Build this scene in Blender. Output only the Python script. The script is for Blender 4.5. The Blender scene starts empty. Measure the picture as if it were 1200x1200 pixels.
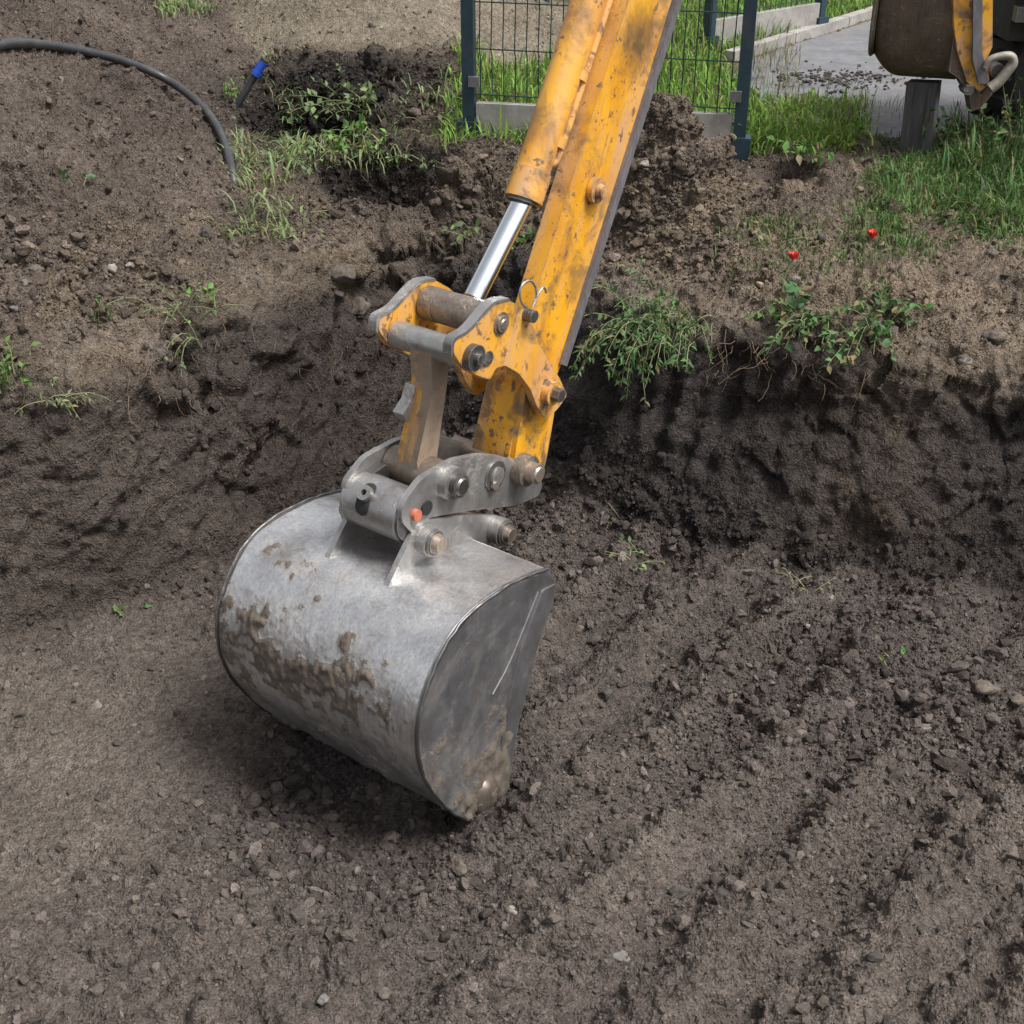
import bpy, bmesh, math, random
import numpy as np
from mathutils import Vector, Matrix

rng = np.random.default_rng(7)
random.seed(7)
scene = bpy.context.scene
COL = scene.collection

# ------------------------------------------------------------------ camera
CAM = np.array([0.0, 0.0, 2.5])
PITCH = math.radians(30)
FOC = 1500.0
cam_d = bpy.data.cameras.new('camera')
cam = bpy.data.objects.new('camera', cam_d)
COL.objects.link(cam)
cam.location = CAM
cam.rotation_euler = (math.radians(60), 0, 0)
cam_d.sensor_width = 36
cam_d.lens = 36 * FOC / 1200
cam_d.clip_start = 0.05
cam_d.clip_end = 500
scene.camera = cam

# ------------------------------------------------------------------ light: overcast daylight
SUN_EL, SUN_AZ = math.radians(60), math.radians(112)      # azimuth measured from +Y towards +X
world = bpy.data.worlds.new('World')
scene.world = world
world.use_nodes = True
wn, wl = world.node_tree.nodes, world.node_tree.links
wn.clear()
sky = wn.new('ShaderNodeTexSky')
sky.sky_type = 'NISHITA'
sky.sun_disc = False
sky.sun_elevation = SUN_EL
sky.sun_rotation = SUN_AZ
sky.dust_density = 4.0
sky.air_density = 1.0
hs = wn.new('ShaderNodeHueSaturation')
hs.inputs['Saturation'].default_value = 0.22
bg = wn.new('ShaderNodeBackground')
bg.inputs['Strength'].default_value = 0.115
wo = wn.new('ShaderNodeOutputWorld')
wl.new(sky.outputs[0], hs.inputs['Color'])
wl.new(hs.outputs[0], bg.inputs['Color'])
wl.new(bg.outputs[0], wo.inputs['Surface'])
sun_d = bpy.data.lights.new('sun', 'SUN')
sun_d.energy = 2.4
sun_d.angle = math.radians(18)
sun_d.color = (1.0, 0.98, 0.95)
sun = bpy.data.objects.new('sun', sun_d)
COL.objects.link(sun)
sdir = Vector((math.sin(SUN_AZ) * math.cos(SUN_EL), math.cos(SUN_AZ) * math.cos(SUN_EL), math.sin(SUN_EL)))
sun.rotation_euler = (-sdir).to_track_quat('-Z', 'Y').to_euler()
sun.location = (-4, -4, 12)
scene.view_settings.view_transform = 'Standard'
scene.view_settings.look = 'None'
scene.view_settings.exposure = 0.82
scene.view_settings.gamma = 1.0
scene.cycles.max_bounces = 6

# ------------------------------------------------------------------ small maths
_s, _c = math.sin(PITCH), math.cos(PITCH)

def rays(u, v):
    u = np.asarray(u, float); v = np.asarray(v, float)
    a = (v - 600) / FOC
    return np.stack([(u - 600) / FOC, _c - a * _s, -_s - a * _c], -1)

def on_z(u, v, z):
    """point of the place at height z on the sight line through photo position (u, v)"""
    d = rays(u, v)
    return CAM + d * ((z - CAM[2]) / d[..., 2])[..., None]

def project(P):
    q = P - CAM
    dep = q[:, 1] * _c - q[:, 2] * _s
    upc = q[:, 1] * _s + q[:, 2] * _c
    return 600 + FOC * q[:, 0] / dep, 600 - FOC * upc / dep, dep

def sstep(a, b, x):
    t = np.clip((x - a) / (b - a), 0, 1)
    return t * t * (3 - 2 * t)

def _hash(ix, iy, iz, seed):
    h = (ix.astype(np.uint32) * np.uint32(73856093)) ^ (iy.astype(np.uint32) * np.uint32(19349663)) ^ (iz.astype(np.uint32) * np.uint32(83492791)) ^ np.uint32((seed * 2654435761) & 0xffffffff)
    h ^= h >> np.uint32(15); h *= np.uint32(0x2c1b3c6d); h ^= h >> np.uint32(12); h *= np.uint32(0x297a2d39); h ^= h >> np.uint32(15)
    return h

def perlin(p, freq, seed=0):
    q = (p * freq).astype(np.float32)
    i = np.floor(q); f = q - i; i = i.astype(np.int32)
    w = f * f * f * (f * (f * 6 - 15) + 10)
    out = np.zeros(len(q), np.float32)
    for dx in (0, 1):
        wx = w[:, 0] if dx else 1 - w[:, 0]
        for dy in (0, 1):
            wy = w[:, 1] if dy else 1 - w[:, 1]
            for dz in (0, 1):
                wz = w[:, 2] if dz else 1 - w[:, 2]
                h = _hash(i[:, 0] + dx, i[:, 1] + dy, i[:, 2] + dz, seed)
                gx = (h & 1023).astype(np.float32) / 511.5 - 1
                gy = ((h >> np.uint32(10)) & 1023).astype(np.float32) / 511.5 - 1
                gz = ((h >> np.uint32(20)) & 1023).astype(np.float32) / 511.5 - 1
                out += wx * wy * wz * (gx * (f[:, 0] - dx) + gy * (f[:, 1] - dy) + gz * (f[:, 2] - dz))
    return out * 1.4

def fbm(p, freq, oct=3, seed=0, gain=0.5):
    o = np.zeros(len(p), np.float32); a = 1.0
    for k in range(oct):
        o += a * perlin(p, freq * 2.03 ** k, seed + k * 17); a *= gain
    return o

def clods(p, freq, density, seed, squash=1.0):
    """height (0..~1) of half buried lumps: one possible lump per cell"""
    q = (p * freq).astype(np.float32)
    i = np.floor(q).astype(np.int32); f = q - i
    best = np.zeros(len(q), np.float32)
    dens = (density * 255).astype(np.float32) if isinstance(density, np.ndarray) else density * 255
    for dx in (-1, 0, 1):
        for dy in (-1, 0, 1):
            for dz in (-1, 0, 1):
                h = _hash(i[:, 0] + dx, i[:, 1] + dy, i[:, 2] + dz, seed)
                px = dx + (h & 255).astype(np.float32) / 255 - f[:, 0]
                py = dy + ((h >> np.uint32(8)) & 255).astype(np.float32) / 255 - f[:, 1]
                pz = dz + ((h >> np.uint32(16)) & 255).astype(np.float32) / 255 - f[:, 2]
                k = (h >> np.uint32(24)).astype(np.float32)
                r = 0.25 + 0.55 * (k * 7.31 % 64) / 64
                g = 1 - (px * px + py * py + pz * pz) / (r * r)
                e = np.where(k < dens, np.sqrt(np.maximum(g, 0)) * r, 0)
                np.maximum(best, e, out=best)
    return best

def facets(p, freq, seed):
    """broken-earth relief: every cell of the ground is a flat face tilted its own way, with sharp breaks between"""
    q = (p * freq).astype(np.float32)
    i = np.floor(q).astype(np.int32); f = q - i
    best = np.full(len(q), 9.0, np.float32); val = np.zeros(len(q), np.float32)
    for dx in (-1, 0, 1):
        for dy in (-1, 0, 1):
            for dz in (-1, 0, 1):
                h = _hash(i[:, 0] + dx, i[:, 1] + dy, i[:, 2] + dz, seed)
                px = dx + (h & 255).astype(np.float32) / 255 - f[:, 0]
                py = dy + ((h >> np.uint32(8)) & 255).astype(np.float32) / 255 - f[:, 1]
                pz = dz + ((h >> np.uint32(16)) & 255).astype(np.float32) / 255 - f[:, 2]
                dd = px * px + py * py + pz * pz
                k = (h >> np.uint32(24)).astype(np.float32) / 255
                g = (k - .5) * .7 + px * (np.mod(k * 13.7, 1) - .5) * 1.3 + py * (np.mod(k * 29.3, 1) - .5) * 1.3 + pz * (np.mod(k * 47.9, 1) - .35) * 1.5
                m = dd < best
                best = np.where(m, dd, best); val = np.where(m, g, val)
    return val

# ------------------------------------------------------------------ material helpers
class NT:
    def __init__(self, name):
        self.m = bpy.data.materials.new(name); self.m.use_nodes = True
        self.t = self.m.node_tree; self.t.nodes.clear()
        self.out = self.n('ShaderNodeOutputMaterial')
        self.b = self.n('ShaderNodeBsdfPrincipled')
        self.l(self.b.outputs[0], self.out.inputs[0])
    def n(self, typ, **kw):
        nd = self.t.nodes.new(typ)
        for k, v in kw.items():
            if k[0] == '_': nd.inputs[k[1:].replace('_', ' ')].default_value = v
            else: setattr(nd, k, v)
        return nd
    def l(self, a, b): self.t.links.new(a, b)
    def coord(self, scale=(1, 1, 1), which='Object', rot=(0, 0, 0)):
        tc = self.n('ShaderNodeTexCoord'); mp = self.n('ShaderNodeMapping')
        mp.inputs['Scale'].default_value = scale; mp.inputs['Rotation'].default_value = rot
        self.l(tc.outputs[which], mp.inputs[0]); return mp.outputs[0]
    def noise(self, vec, scale, detail=4, rough=0.55, dist=0.0):
        nd = self.n('ShaderNodeTexNoise'); nd.inputs['Scale'].default_value = scale
        nd.inputs['Detail'].default_value = detail; nd.inputs['Roughness'].default_value = rough
        nd.inputs['Distortion'].default_value = dist
        self.l(vec, nd.inputs['Vector']); return nd.outputs[0]
    def ramp(self, fac, stops):
        r = self.n('ShaderNodeValToRGB'); cr = r.color_ramp
        while len(cr.elements) < len(stops): cr.elements.new(0.5)
        for e, (p, c) in zip(cr.elements, stops):
            e.position = p; e.color = (c, c, c, 1) if isinstance(c, (int, float)) else (*c, 1)
        self.l(fac, r.inputs[0]); return r.outputs[0]
    def mix(self, fac, a, b, typ='MIX'):
        m = self.n('ShaderNodeMix', data_type='RGBA', blend_type=typ)
        for sock, v in ((m.inputs[0], fac), (m.inputs[6], a), (m.inputs[7], b)):
            if isinstance(v, (int, float)): sock.default_value = v
            elif isinstance(v, tuple): sock.default_value = (*v, 1)
            else: self.l(v, sock)
        return m.outputs[2]
    def math(self, op, a, b=0.0):
        m = self.n('ShaderNodeMath', operation=op)
        for sock, v in ((m.inputs[0], a), (m.inputs[1], b)):
            if isinstance(v, (int, float)): sock.default_value = v
            else: self.l(v, sock)
        return m.outputs[0]
    def set(self, name, v):
        s = self.b.inputs[name]
        if isinstance(v, (int, float)): s.default_value = v
        elif isinstance(v, tuple): s.default_value = (*v, 1)
        else: self.l(v, s)
    def bump(self, h, dist=0.002, strength=1.0, nrm=None):
        b = self.n('ShaderNodeBump'); b.inputs['Distance'].default_value = dist; b.inputs['Strength'].default_value = strength
        self.l(h, b.inputs['Height'])
        if nrm is not None: self.l(nrm, b.inputs['Normal'])
        return b.outputs[0]
    def edge(self, radius=0.006):
        bv = self.n('ShaderNodeBevel', samples=4); bv.inputs['Radius'].default_value = radius
        g = self.n('ShaderNodeNewGeometry'); d = self.n('ShaderNodeVectorMath', operation='DOT_PRODUCT')
        self.l(bv.outputs[0], d.inputs[0]); self.l(g.outputs['Normal'], d.inputs[1])
        return self.ramp(d.outputs['Value'], [(0.86, 1.0), (0.975, 0.0)])

def mat_soil(name, instanced=False):
    t = NT(name)
    at = t.n('ShaderNodeAttribute', attribute_name='soil')
    if instanced: at.attribute_type = 'INSTANCER'
    v = t.coord(which='Object') if instanced else t.coord()
    if instanced:
        oi = t.n('ShaderNodeObjectInfo')
        base = t.mix(1.0, at.outputs['Color'], t.ramp(oi.outputs['Random'], [(0.0, 0.75), (0.85, 1.2), (1.0, 1.5)]), 'MULTIPLY')
        n1 = t.noise(v, 3.0, 5, 0.65); n2 = t.noise(v, 11.0, 3)
        c = t.mix(1.0, base, t.ramp(n1, [(0.3, 0.72), (0.7, 1.25)]), 'MULTIPLY')
        t.set('Base Color', c)
        t.set('Normal', t.bump(t.mix(0.5, n1, n2), 0.25, 0.6))
    else:
        n1 = t.noise(v, 5.0, 6, 0.6); n2 = t.noise(v, 42.0, 5, 0.65); n3 = t.noise(v, 190.0, 3, 0.6)
        c = t.mix(1.0, at.outputs['Color'], t.ramp(n1, [(0.3, (0.80, 0.79, 0.78)), (0.7, (1.2, 1.2, 1.2))]), 'MULTIPLY')
        c = t.mix(1.0, c, t.ramp(n2, [(0.28, 0.50), (0.72, 1.50)]), 'MULTIPLY')
        c = t.mix(1.0, c, t.ramp(n3, [(0.25, 0.5), (0.5, 1.0), (0.8, 1.6)]), 'MULTIPLY')
        vo = t.n('ShaderNodeTexVoronoi', feature='F1'); vo.inputs['Scale'].default_value = 75
        t.l(v, vo.inputs['Vector'])
        # pale grit: one cell in about twelve carries a light speck
        sel = t.math('GREATER_THAN', vo.outputs['Color'], 0.86)
        sp = t.math('MULTIPLY', t.math('LESS_THAN', vo.outputs['Distance'], 0.20), sel)
        c = t.mix(t.math('MULTIPLY', sp, 0.45), c, (0.30, 0.27, 0.22))
        t.set('Base Color', c)
        v2 = t.n('ShaderNodeTexVoronoi', feature='SMOOTH_F1'); v2.inputs['Scale'].default_value = 130
        t.l(v, v2.inputs['Vector'])
        hh = t.math('ADD', t.math('MULTIPLY', n2, 1.6), t.math('ADD', t.math('MULTIPLY', n3, 0.7), t.math('MULTIPLY', v2.outputs['Distance'], -0.8)))
        t.set('Normal', t.bump(hh, 0.016, 1.0))
    t.set('Roughness', 0.96); t.set('Specular IOR Level', 0.15)
    return t.m

def mat_steel(name, base=(0.36, 0.355, 0.345), mud=0.5, dark=1.0, attr=None, rough=0.42, streak=True):
    t = NT(name)
    v = t.coord(); vs = t.coord((1.0, 1.0, 0.16)) if streak else t.coord((.6, .6, .45), rot=(.5, .4, .3))
    n1 = t.noise(v, 7, 6, 0.6); n2 = t.noise(vs, 60, 4, 0.6); n3 = t.noise(v, 38, 5, 0.7); n4 = t.noise(v, 130, 3, .6)
    c = t.mix(1.0, tuple(x * dark for x in base), t.ramp(n1, [(0.28, (0.62, 0.60, 0.60)), (0.5, (0.95, 0.95, 0.97)), (0.72, (1.2, 1.19, 1.18))]), 'MULTIPLY')
    c = t.mix(0.28, c, t.ramp(n2, [(0.3, 0.66), (0.7, 1.25)]), 'MULTIPLY')
    sc1 = t.noise(t.coord((1, 1, .05)), 150, 3, .6); sc2 = t.noise(t.coord((.12, 1, 1), rot=(0, .5, .6)), 120, 3, .6)
    c = t.mix(0.4 if streak else 0.15, c, t.ramp(sc1, [(0.34, 0.6), (0.5, 1.0), (0.66, 1.35)]), 'MULTIPLY')
    c = t.mix(t.math('MULTIPLY', t.ramp(sc2, [(0.66, 0.0), (0.72, 1.0)]), 0.4), c, (0.62, 0.61, 0.6))
    rust = t.ramp(t.noise(v, 12, 7, 0.7, 0.4), [(0.54, 0.0), (0.68, 0.9)])
    c = t.mix(t.math('MULTIPLY', rust, 0.5), c, (0.17, 0.115, 0.08))
    e = t.edge(0.005)
    c = t.mix(t.math('MULTIPLY', e, 0.7), c, (0.5, 0.49, 0.47))
    mm = t.ramp(t.mix(0.4, n1, n3), [(0.50 + 0.12 * (1 - mud), 0.0), (0.62 + 0.12 * (1 - mud), 1.0)])
    mm = t.math('MULTIPLY', mm, min(1.0, mud * 1.6))
    if attr:
        at = t.n('ShaderNodeAttribute', attribute_name=attr)
        am = t.ramp(t.math('ADD', at.outputs['Fac'], t.math('MULTIPLY', t.math('SUBTRACT', n3, 0.5), 0.9)), [(0.42, 0.0), (0.6, 1.0)])
        mm = t.math('MAXIMUM', t.math('MULTIPLY', mm, 0.35), am)
        film = t.ramp(t.math('ADD', at.outputs['Fac'], t.math('MULTIPLY', t.math('SUBTRACT', n1, 0.5), 0.6)), [(0.05, 0.0), (0.55, 0.6)])
        mm = t.math('MAXIMUM', mm, film)
    mudc = t.mix(1.0, (0.105, 0.085, 0.067), t.ramp(n3, [(0.3, 0.6), (0.7, 1.45)]), 'MULTIPLY')
    c = t.mix(mm, c, mudc)
    t.set('Base Color', c)
    inv = t.math('SUBTRACT', 1.0, mm)
    t.set('Metallic', t.math('MULTIPLY', inv, 0.78))
    r = t.math('ADD', t.math('MULTIPLY', n2, 0.16), rough - 0.08)
    t.set('Roughness', t.math('MAXIMUM', r, t.math('MULTIPLY', mm, 0.93)))
    hh = t.math('ADD', t.math('MULTIPLY', n2, 0.3), t.math('ADD', t.math('MULTIPLY', mm, t.math('ADD', 1.0, n4)), t.math('MULTIPLY', n3, 0.35)))
    t.set('Normal', t.bump(hh, 0.0022, 0.8))
    return t.m

def mat_yellow(name, worn=0.5, stain=None):
    t = NT(name)
    v = t.coord()
    tcx = t.n('ShaderNodeTexCoord'); cx = t.n('ShaderNodeCombineXYZ')
    for i_, (ax_v, sc_v) in enumerate((((0.256, 0.338, 0.906), 0.12), ((0.798, -0.603, 0.0), 1.0), ((0.546, 0.722, -0.424), 1.0))):
        dp = t.n('ShaderNodeVectorMath', operation='DOT_PRODUCT'); dp.inputs[1].default_value = tuple(q * sc_v for q in ax_v)
        t.l(tcx.outputs['Object'], dp.inputs[0]); t.l(dp.outputs['Value'], cx.inputs[i_])
    vs = cx.outputs[0]
    n1 = t.noise(v, 5, 5, 0.6); n2 = t.noise(v, 28, 6, 0.68); n3 = t.noise(vs, 16, 5, 0.65); n4 = t.noise(v, 75, 5, 0.7); n5 = t.noise(vs, 70, 4, 0.6)
    zone = t.ramp(t.noise(v, 7, 4, 0.6), [(0.42, 0.0), (0.60, 1.0)])
    c = t.ramp(n1, [(0.30, (0.50, 0.20, 0.010)), (0.52, (0.70, 0.325, 0.010)), (0.75, (0.76, 0.385, 0.015))])
    # pale scuffed streaks where mud has rubbed the paint
    c = t.mix(t.math('MINIMUM', t.math('MULTIPLY', t.ramp(n3, [(0.46, 0.0), (0.66, 1.0)]), 0.45 + 0.4 * worn), 1.0), c, (0.50, 0.30, 0.17))
    c = t.mix(t.math('MULTIPLY', t.ramp(t.noise(vs, 6.5, 4, 0.6), [(0.48, 0.0), (0.62, 1.0)]), min(.75, 0.2 + 0.25 * worn)), c, (0.58, 0.33, 0.16) if worn < 1.2 else (0.21, 0.16, 0.12))
    # grime stains
    c = t.mix(t.math('MULTIPLY', t.ramp(t.noise(v, 9, 6, 0.65, 0.6), [(0.50, 0.0), (0.64, 1.0)]), min(.95, 0.55 + 0.35 * worn)), c, (0.19, 0.115, 0.055))
    # chips down to brown primer and steel
    lo = 0.635 - 0.05 * worn
    c = t.mix(t.math('MULTIPLY', t.ramp(n5, [(0.60, 0.0), (0.68, 1.0)]), t.math('ADD', 0.12, t.math('MULTIPLY', zone, 0.7))), c, (0.30, 0.155, 0.05))
    c = t.mix(t.math('MULTIPLY', t.ramp(n2, [(lo - .02, 0.0), (lo + 0.015, 1.0)]), t.math('ADD', 0.02, t.math('MULTIPLY', zone, 0.98))), c, (0.17, 0.10, 0.06))
    c = t.mix(t.math('MULTIPLY', t.ramp(n4, [(0.62, 0.0), (0.66, 1.0)]), zone), c, (0.14, 0.09, 0.065))
    if stain:
        tc = t.n('ShaderNodeTexCoord'); vm = t.n('ShaderNodeVectorMath', operation='SUBTRACT'); vm.inputs[1].default_value = stain
        t.l(tc.outputs['Object'], vm.inputs[0]); ln = t.n('ShaderNodeVectorMath', operation='LENGTH'); t.l(vm.outputs[0], ln.inputs[0])
        dd = t.math('ADD', ln.outputs['Value'], t.math('MULTIPLY', t.math('SUBTRACT', n2, 0.5), 0.12))
        c = t.mix(t.ramp(dd, [(0.05, 0.92), (0.13, 0.0)]), c, (0.075, 0.052, 0.036))
    if worn > 1.2:
        c = t.mix(t.ramp(t.noise(vs, 22, 6, 0.7), [(0.33, 0.0), (0.46, 0.94)]), c, t.mix(n2, (0.30, 0.26, 0.22), (0.16, 0.10, 0.06)))
    e = t.edge(0.007)
    ee = t.math('MULTIPLY', e, t.ramp(n2, [(0.36, 0.0), (0.52, 1.0)]))
    c = t.mix(ee, c, (0.24, 0.20, 0.17))
    t.set('Base Color', c)
    t.set('Roughness', t.ramp(n3, [(0.3, 0.38), (0.7, 0.68)]))
    t.set('Normal', t.bump(t.math('ADD', t.math('MULTIPLY', n4, 0.4), n2), 0.0012, 0.6))
    t.set('Specular IOR Level', 0.4)
    return t.m

def mat_plain(name, col, rough=0.6, metal=0.0, nscale=20, var=0.25, bump=0.001, stretch=(1, 1, 1), dirt=None):
    t = NT(name)
    v = t.coord(stretch)
    n = t.noise(v, nscale, 6, 0.62); n2 = t.noise(v, nscale * 5, 4, 0.6)
    c = t.mix(1.0, col, t.ramp(n, [(0.28, 1 - var), (0.72, 1 + var)]), 'MULTIPLY')
    c = t.mix(1.0, c, t.ramp(n2, [(0.3, 1 - var * .6), (0.7, 1 + var * .6)]), 'MULTIPLY')
    if dirt:
        c = t.mix(t.math('MULTIPLY', t.ramp(t.noise(v, nscale * .6, 6, .65), [(0.5, 0.0), (0.68, 1.0)]), dirt[1]), c, dirt[0])
    t.set('Base Color', c); t.set('Roughness', rough); t.set('Metallic', metal)
    if bump: t.set('Normal', t.bump(t.math('ADD', n, t.math('MULTIPLY', n2, 0.5)), bump, 0.8))
    return t.m

def mat_leaf(name, rough=0.6):
    t = NT(name)
    at = t.n('ShaderNodeAttribute', attribute_name='tint')
    t.set('Base Color', at.outputs['Color']); t.set('Roughness', rough); t.set('Specular IOR Level', 0.3)
    tr = t.n('ShaderNodeBsdfTranslucent'); t.l(at.outputs['Color'], tr.inputs[0])
    mx = t.n('ShaderNodeMixShader'); mx.inputs[0].default_value = 0.25
    t.l(t.b.outputs[0], mx.inputs[1]); t.l(tr.outputs[0], mx.inputs[2]); t.l(mx.outputs[0], t.out.inputs[0])
    return t.m

STICK_STAIN = (0.681, 0.851, 1.869)        # oily smear near the top of the stick, relative to the arm's base
M = {
    'soil': mat_soil('soil'), 'clod': mat_soil('clod_soil', True),
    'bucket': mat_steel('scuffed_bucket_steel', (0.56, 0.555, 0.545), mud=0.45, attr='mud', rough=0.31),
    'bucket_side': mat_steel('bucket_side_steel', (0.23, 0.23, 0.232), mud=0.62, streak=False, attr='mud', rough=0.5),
    'steel': mat_steel('worn_steel', (0.39, 0.38, 0.365), mud=0.6, streak=False),
    'steel_dark': mat_steel('greasy_steel', (0.15, 0.145, 0.14), mud=0.5, streak=False),
    'steel_brown': mat_steel('muddy_steel', (0.30, 0.25, 0.20), mud=0.75),
    'pin': mat_steel('pin_steel', (0.42, 0.34, 0.27), mud=0.35),
    'yellow': mat_yellow('scratched_yellow_paint', 0.45),
    'yellow_stain': mat_yellow('stained_yellow_paint', 0.6, STICK_STAIN),
    'yellow_worn': mat_yellow('worn_yellow_paint', 1.15),
    'link_paint': mat_yellow('rubbed_off_paint', 1.5),
    'chrome': mat_plain('chromed_rod', (0.72, 0.76, 0.80), 0.16, 1.0, 14, 0.05, 0.0),
    'strip': mat_plain('dark_edge_strip', (0.15, 0.14, 0.15), 0.6, 0.3, 25, 0.3, 0.001, (1, 1, .3)),
    'black': mat_plain('black_rubber', (0.016, 0.016, 0.017), 0.7, 0.0, 20, 0.3, 0.002, dirt=((0.08, 0.065, 0.05), 0.5)),
    'hose': mat_plain('black_plastic_pipe', (0.035, 0.036, 0.040), 0.42, 0.0, 12, 0.3, 0.0008, dirt=((0.13, 0.115, 0.10), 0.35)),
    'blue': mat_plain('blue_plastic', (0.02, 0.07, 0.42), 0.4, 0.0, 20, 0.15, 0.0),
    'orange': mat_plain('orange_plastic', (0.45, 0.13, 0.07), 0.6, 0.0, 60, 0.3, 0.0005),
    'fence': mat_plain('anthracite_coating', (0.022, 0.045, 0.062), 0.5, 0.2, 14, 0.2, 0.0, dirt=((0.12, 0.10, 0.08), 0.2)),
    'wire': mat_plain('green_wire_coating', (0.022, 0.05, 0.046), 0.5, 0.2, 20, 0.15, 0.0),
    'concrete': mat_plain('grey_concrete', (0.29, 0.275, 0.255), 0.9, 0.0, 9, 0.22, 0.002, dirt=((0.15, 0.13, 0.11), 0.5)),
    'asphalt': mat_plain('worn_asphalt', (0.135, 0.136, 0.144), 0.9, 0.0, 4, 0.3, 0.004, dirt=((0.16, 0.14, 0.11), 0.5)),
    'timber': mat_plain('weathered_dark_timber', (0.065, 0.062, 0.062), 0.85, 0.0, 24, 0.55, 0.004, (1.5, 1.5, .10)),
    'leaf': mat_leaf('leaf'), 'poppy': mat_plain('poppy_petal', (0.58, 0.04, 0.02), 0.6, 0, 20, 0.1, 0),
    'dark_mud': mat_steel('caked_dark_steel', (0.17, 0.128, 0.098), mud=0.7, rough=0.75),
    'hook': mat_plain('worn_grey_hook', (0.26, 0.235, 0.20), 0.6, 0.4, 30, 0.3, 0.001),
    'stem': mat_plain('dry_stem', (0.17, 0.18, 0.085), 0.8, 0, 30, 0.3, 0),
    'root': mat_plain('dry_root', (0.15, 0.105, 0.07), 0.9, 0, 30, 0.3, 0.0),
    'stone': mat_plain('pale_stone', (0.24, 0.215, 0.18), 0.9, 0, 30, 0.3, 0.002),
    'stone_grey': mat_plain('grey_stone', (0.135, 0.125, 0.112), 0.9, 0, 30, 0.3, 0.002),
    'stone_dark': mat_plain('dark_clod', (0.062, 0.053, 0.046), 0.97, 0, 45, 0.45, 0.010),
    'stone_brown': mat_plain('brown_clod', (0.118, 0.096, 0.077), 0.97, 0, 45, 0.45, 0.010),
}

# ------------------------------------------------------------------ object helpers
def tag(o, label=None, cat=None, group=None, kind=None):
    if label: o['label'] = label
    if cat: o['category'] = cat
    if group: o['group'] = group
    if kind: o['kind'] = kind
    return o

def empty(name, loc, label=None, cat=None, group=None):
    o = bpy.data.objects.new(name, None); COL.objects.link(o)
    o.empty_display_size = 0.1
    o.location = loc
    return tag(o, label, cat, group)

def root_loc(p):
    while p is not None and p.parent is not None: p = p.parent
    return np.array(p.location) if p is not None else np.zeros(3)

def link(name, me, mat, parent=None, smooth=None):
    if mat is not None: me.materials.append(mat)
    o = bpy.data.objects.new(name, me); COL.objects.link(o)
    if parent is not None: o.parent = parent
    return o

def arr_mesh(name, V, F, mat, parent=None, smooth=True, attrs=()):
    """V (n,3) world coordinates, F (m,3|4) int array"""
    me = bpy.data.meshes.new(name)
    V = np.asarray(V, np.float32) - root_loc(parent).astype(np.float32)
    F = np.asarray(F, np.int32); k = F.shape[1]
    me.vertices.add(len(V)); me.vertices.foreach_set('co', V.ravel())
    me.loops.add(F.size); me.loops.foreach_set('vertex_index', F.ravel())
    me.polygons.add(len(F))
    me.polygons.foreach_set('loop_start', np.arange(0, F.size, k, dtype=np.int32))
    me.polygons.foreach_set('loop_total', np.full(len(F), k, np.int32))
    me.polygons.foreach_set('use_smooth', np.full(len(F), smooth))
    for an, at, dat in attrs:
        a = me.attributes.new(an, at, 'POINT')
        if at == 'FLOAT_COLOR':
            c = np.ones((len(V), 4), np.float32); c[:, :3] = dat
            a.data.foreach_set('color', c.ravel())
        elif at == 'FLOAT_VECTOR': a.data.foreach_set('vector', np.asarray(dat, np.float32).ravel())
        else: a.data.foreach_set('value', np.asarray(dat))
    me.update(calc_edges=True)
    return link(name, me, mat, parent)

def bm_obj(name, bm, mat, parent=None, bevel=0.0, seg=2, smooth=True, ang=35):
    if bevel:
        es = [e for e in bm.edges if len(e.link_faces) == 2 and e.calc_face_angle(0) > math.radians(28)]
        bmesh.ops.bevel(bm, geom=es, offset=bevel, offset_type='OFFSET', segments=seg, affect='EDGES', profile=0.6, clamp_overlap=True)
    bmesh.ops.recalc_face_normals(bm, faces=bm.faces)
    off = Vector(root_loc(parent))
    for v in bm.verts: v.co -= off
    for e in bm.edges:
        e.smooth = not (len(e.link_faces) == 2 and e.calc_face_angle(0) > math.radians(ang))
    for f in bm.faces: f.smooth = smooth
    me = bpy.data.meshes.new(name); bm.to_mesh(me); bm.free()
    return link(name, me, mat, parent)

def frame_of(d):
    d = np.asarray(d, float); d = d / np.linalg.norm(d)
    h = np.array([0, 0, 1.0]) if abs(d[2]) < 0.9 else np.array([1.0, 0, 0])
    x = np.cross(h, d); x /= np.linalg.norm(x)
    return x, np.cross(d, x), d

def add_cyl(bm, p0, p1, r0, r1=None, n=24, inner=None):
    """closed cylinder / cone; inner = bore radius makes a tube"""
    r1 = r0 if r1 is None else r1
    p0 = np.asarray(p0, float); p1 = np.asarray(p1, float)
    x, y, d = frame_of(p1 - p0)
    def ring(p, r): return [bm.verts.new(p + r * (math.cos(2 * math.pi * k / n) * x + math.sin(2 * math.pi * k / n) * y)) for k in range(n)]
    a, b = ring(p0, r0), ring(p1, r1)
    for k in range(n): bm.faces.new((a[k], a[(k + 1) % n], b[(k + 1) % n], b[k]))
    if inner:
        c, e = ring(p0, inner), ring(p1, inner)
        for k in range(n):
            j = (k + 1) % n
            bm.faces.new((c[k], e[k], e[j], c[j])); bm.faces.new((a[k], c[k], c[j], a[j])); bm.faces.new((b[k], b[j], e[j], e[k]))
    else:
        bm.faces.new(a[::-1]); bm.faces.new(b)

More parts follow.
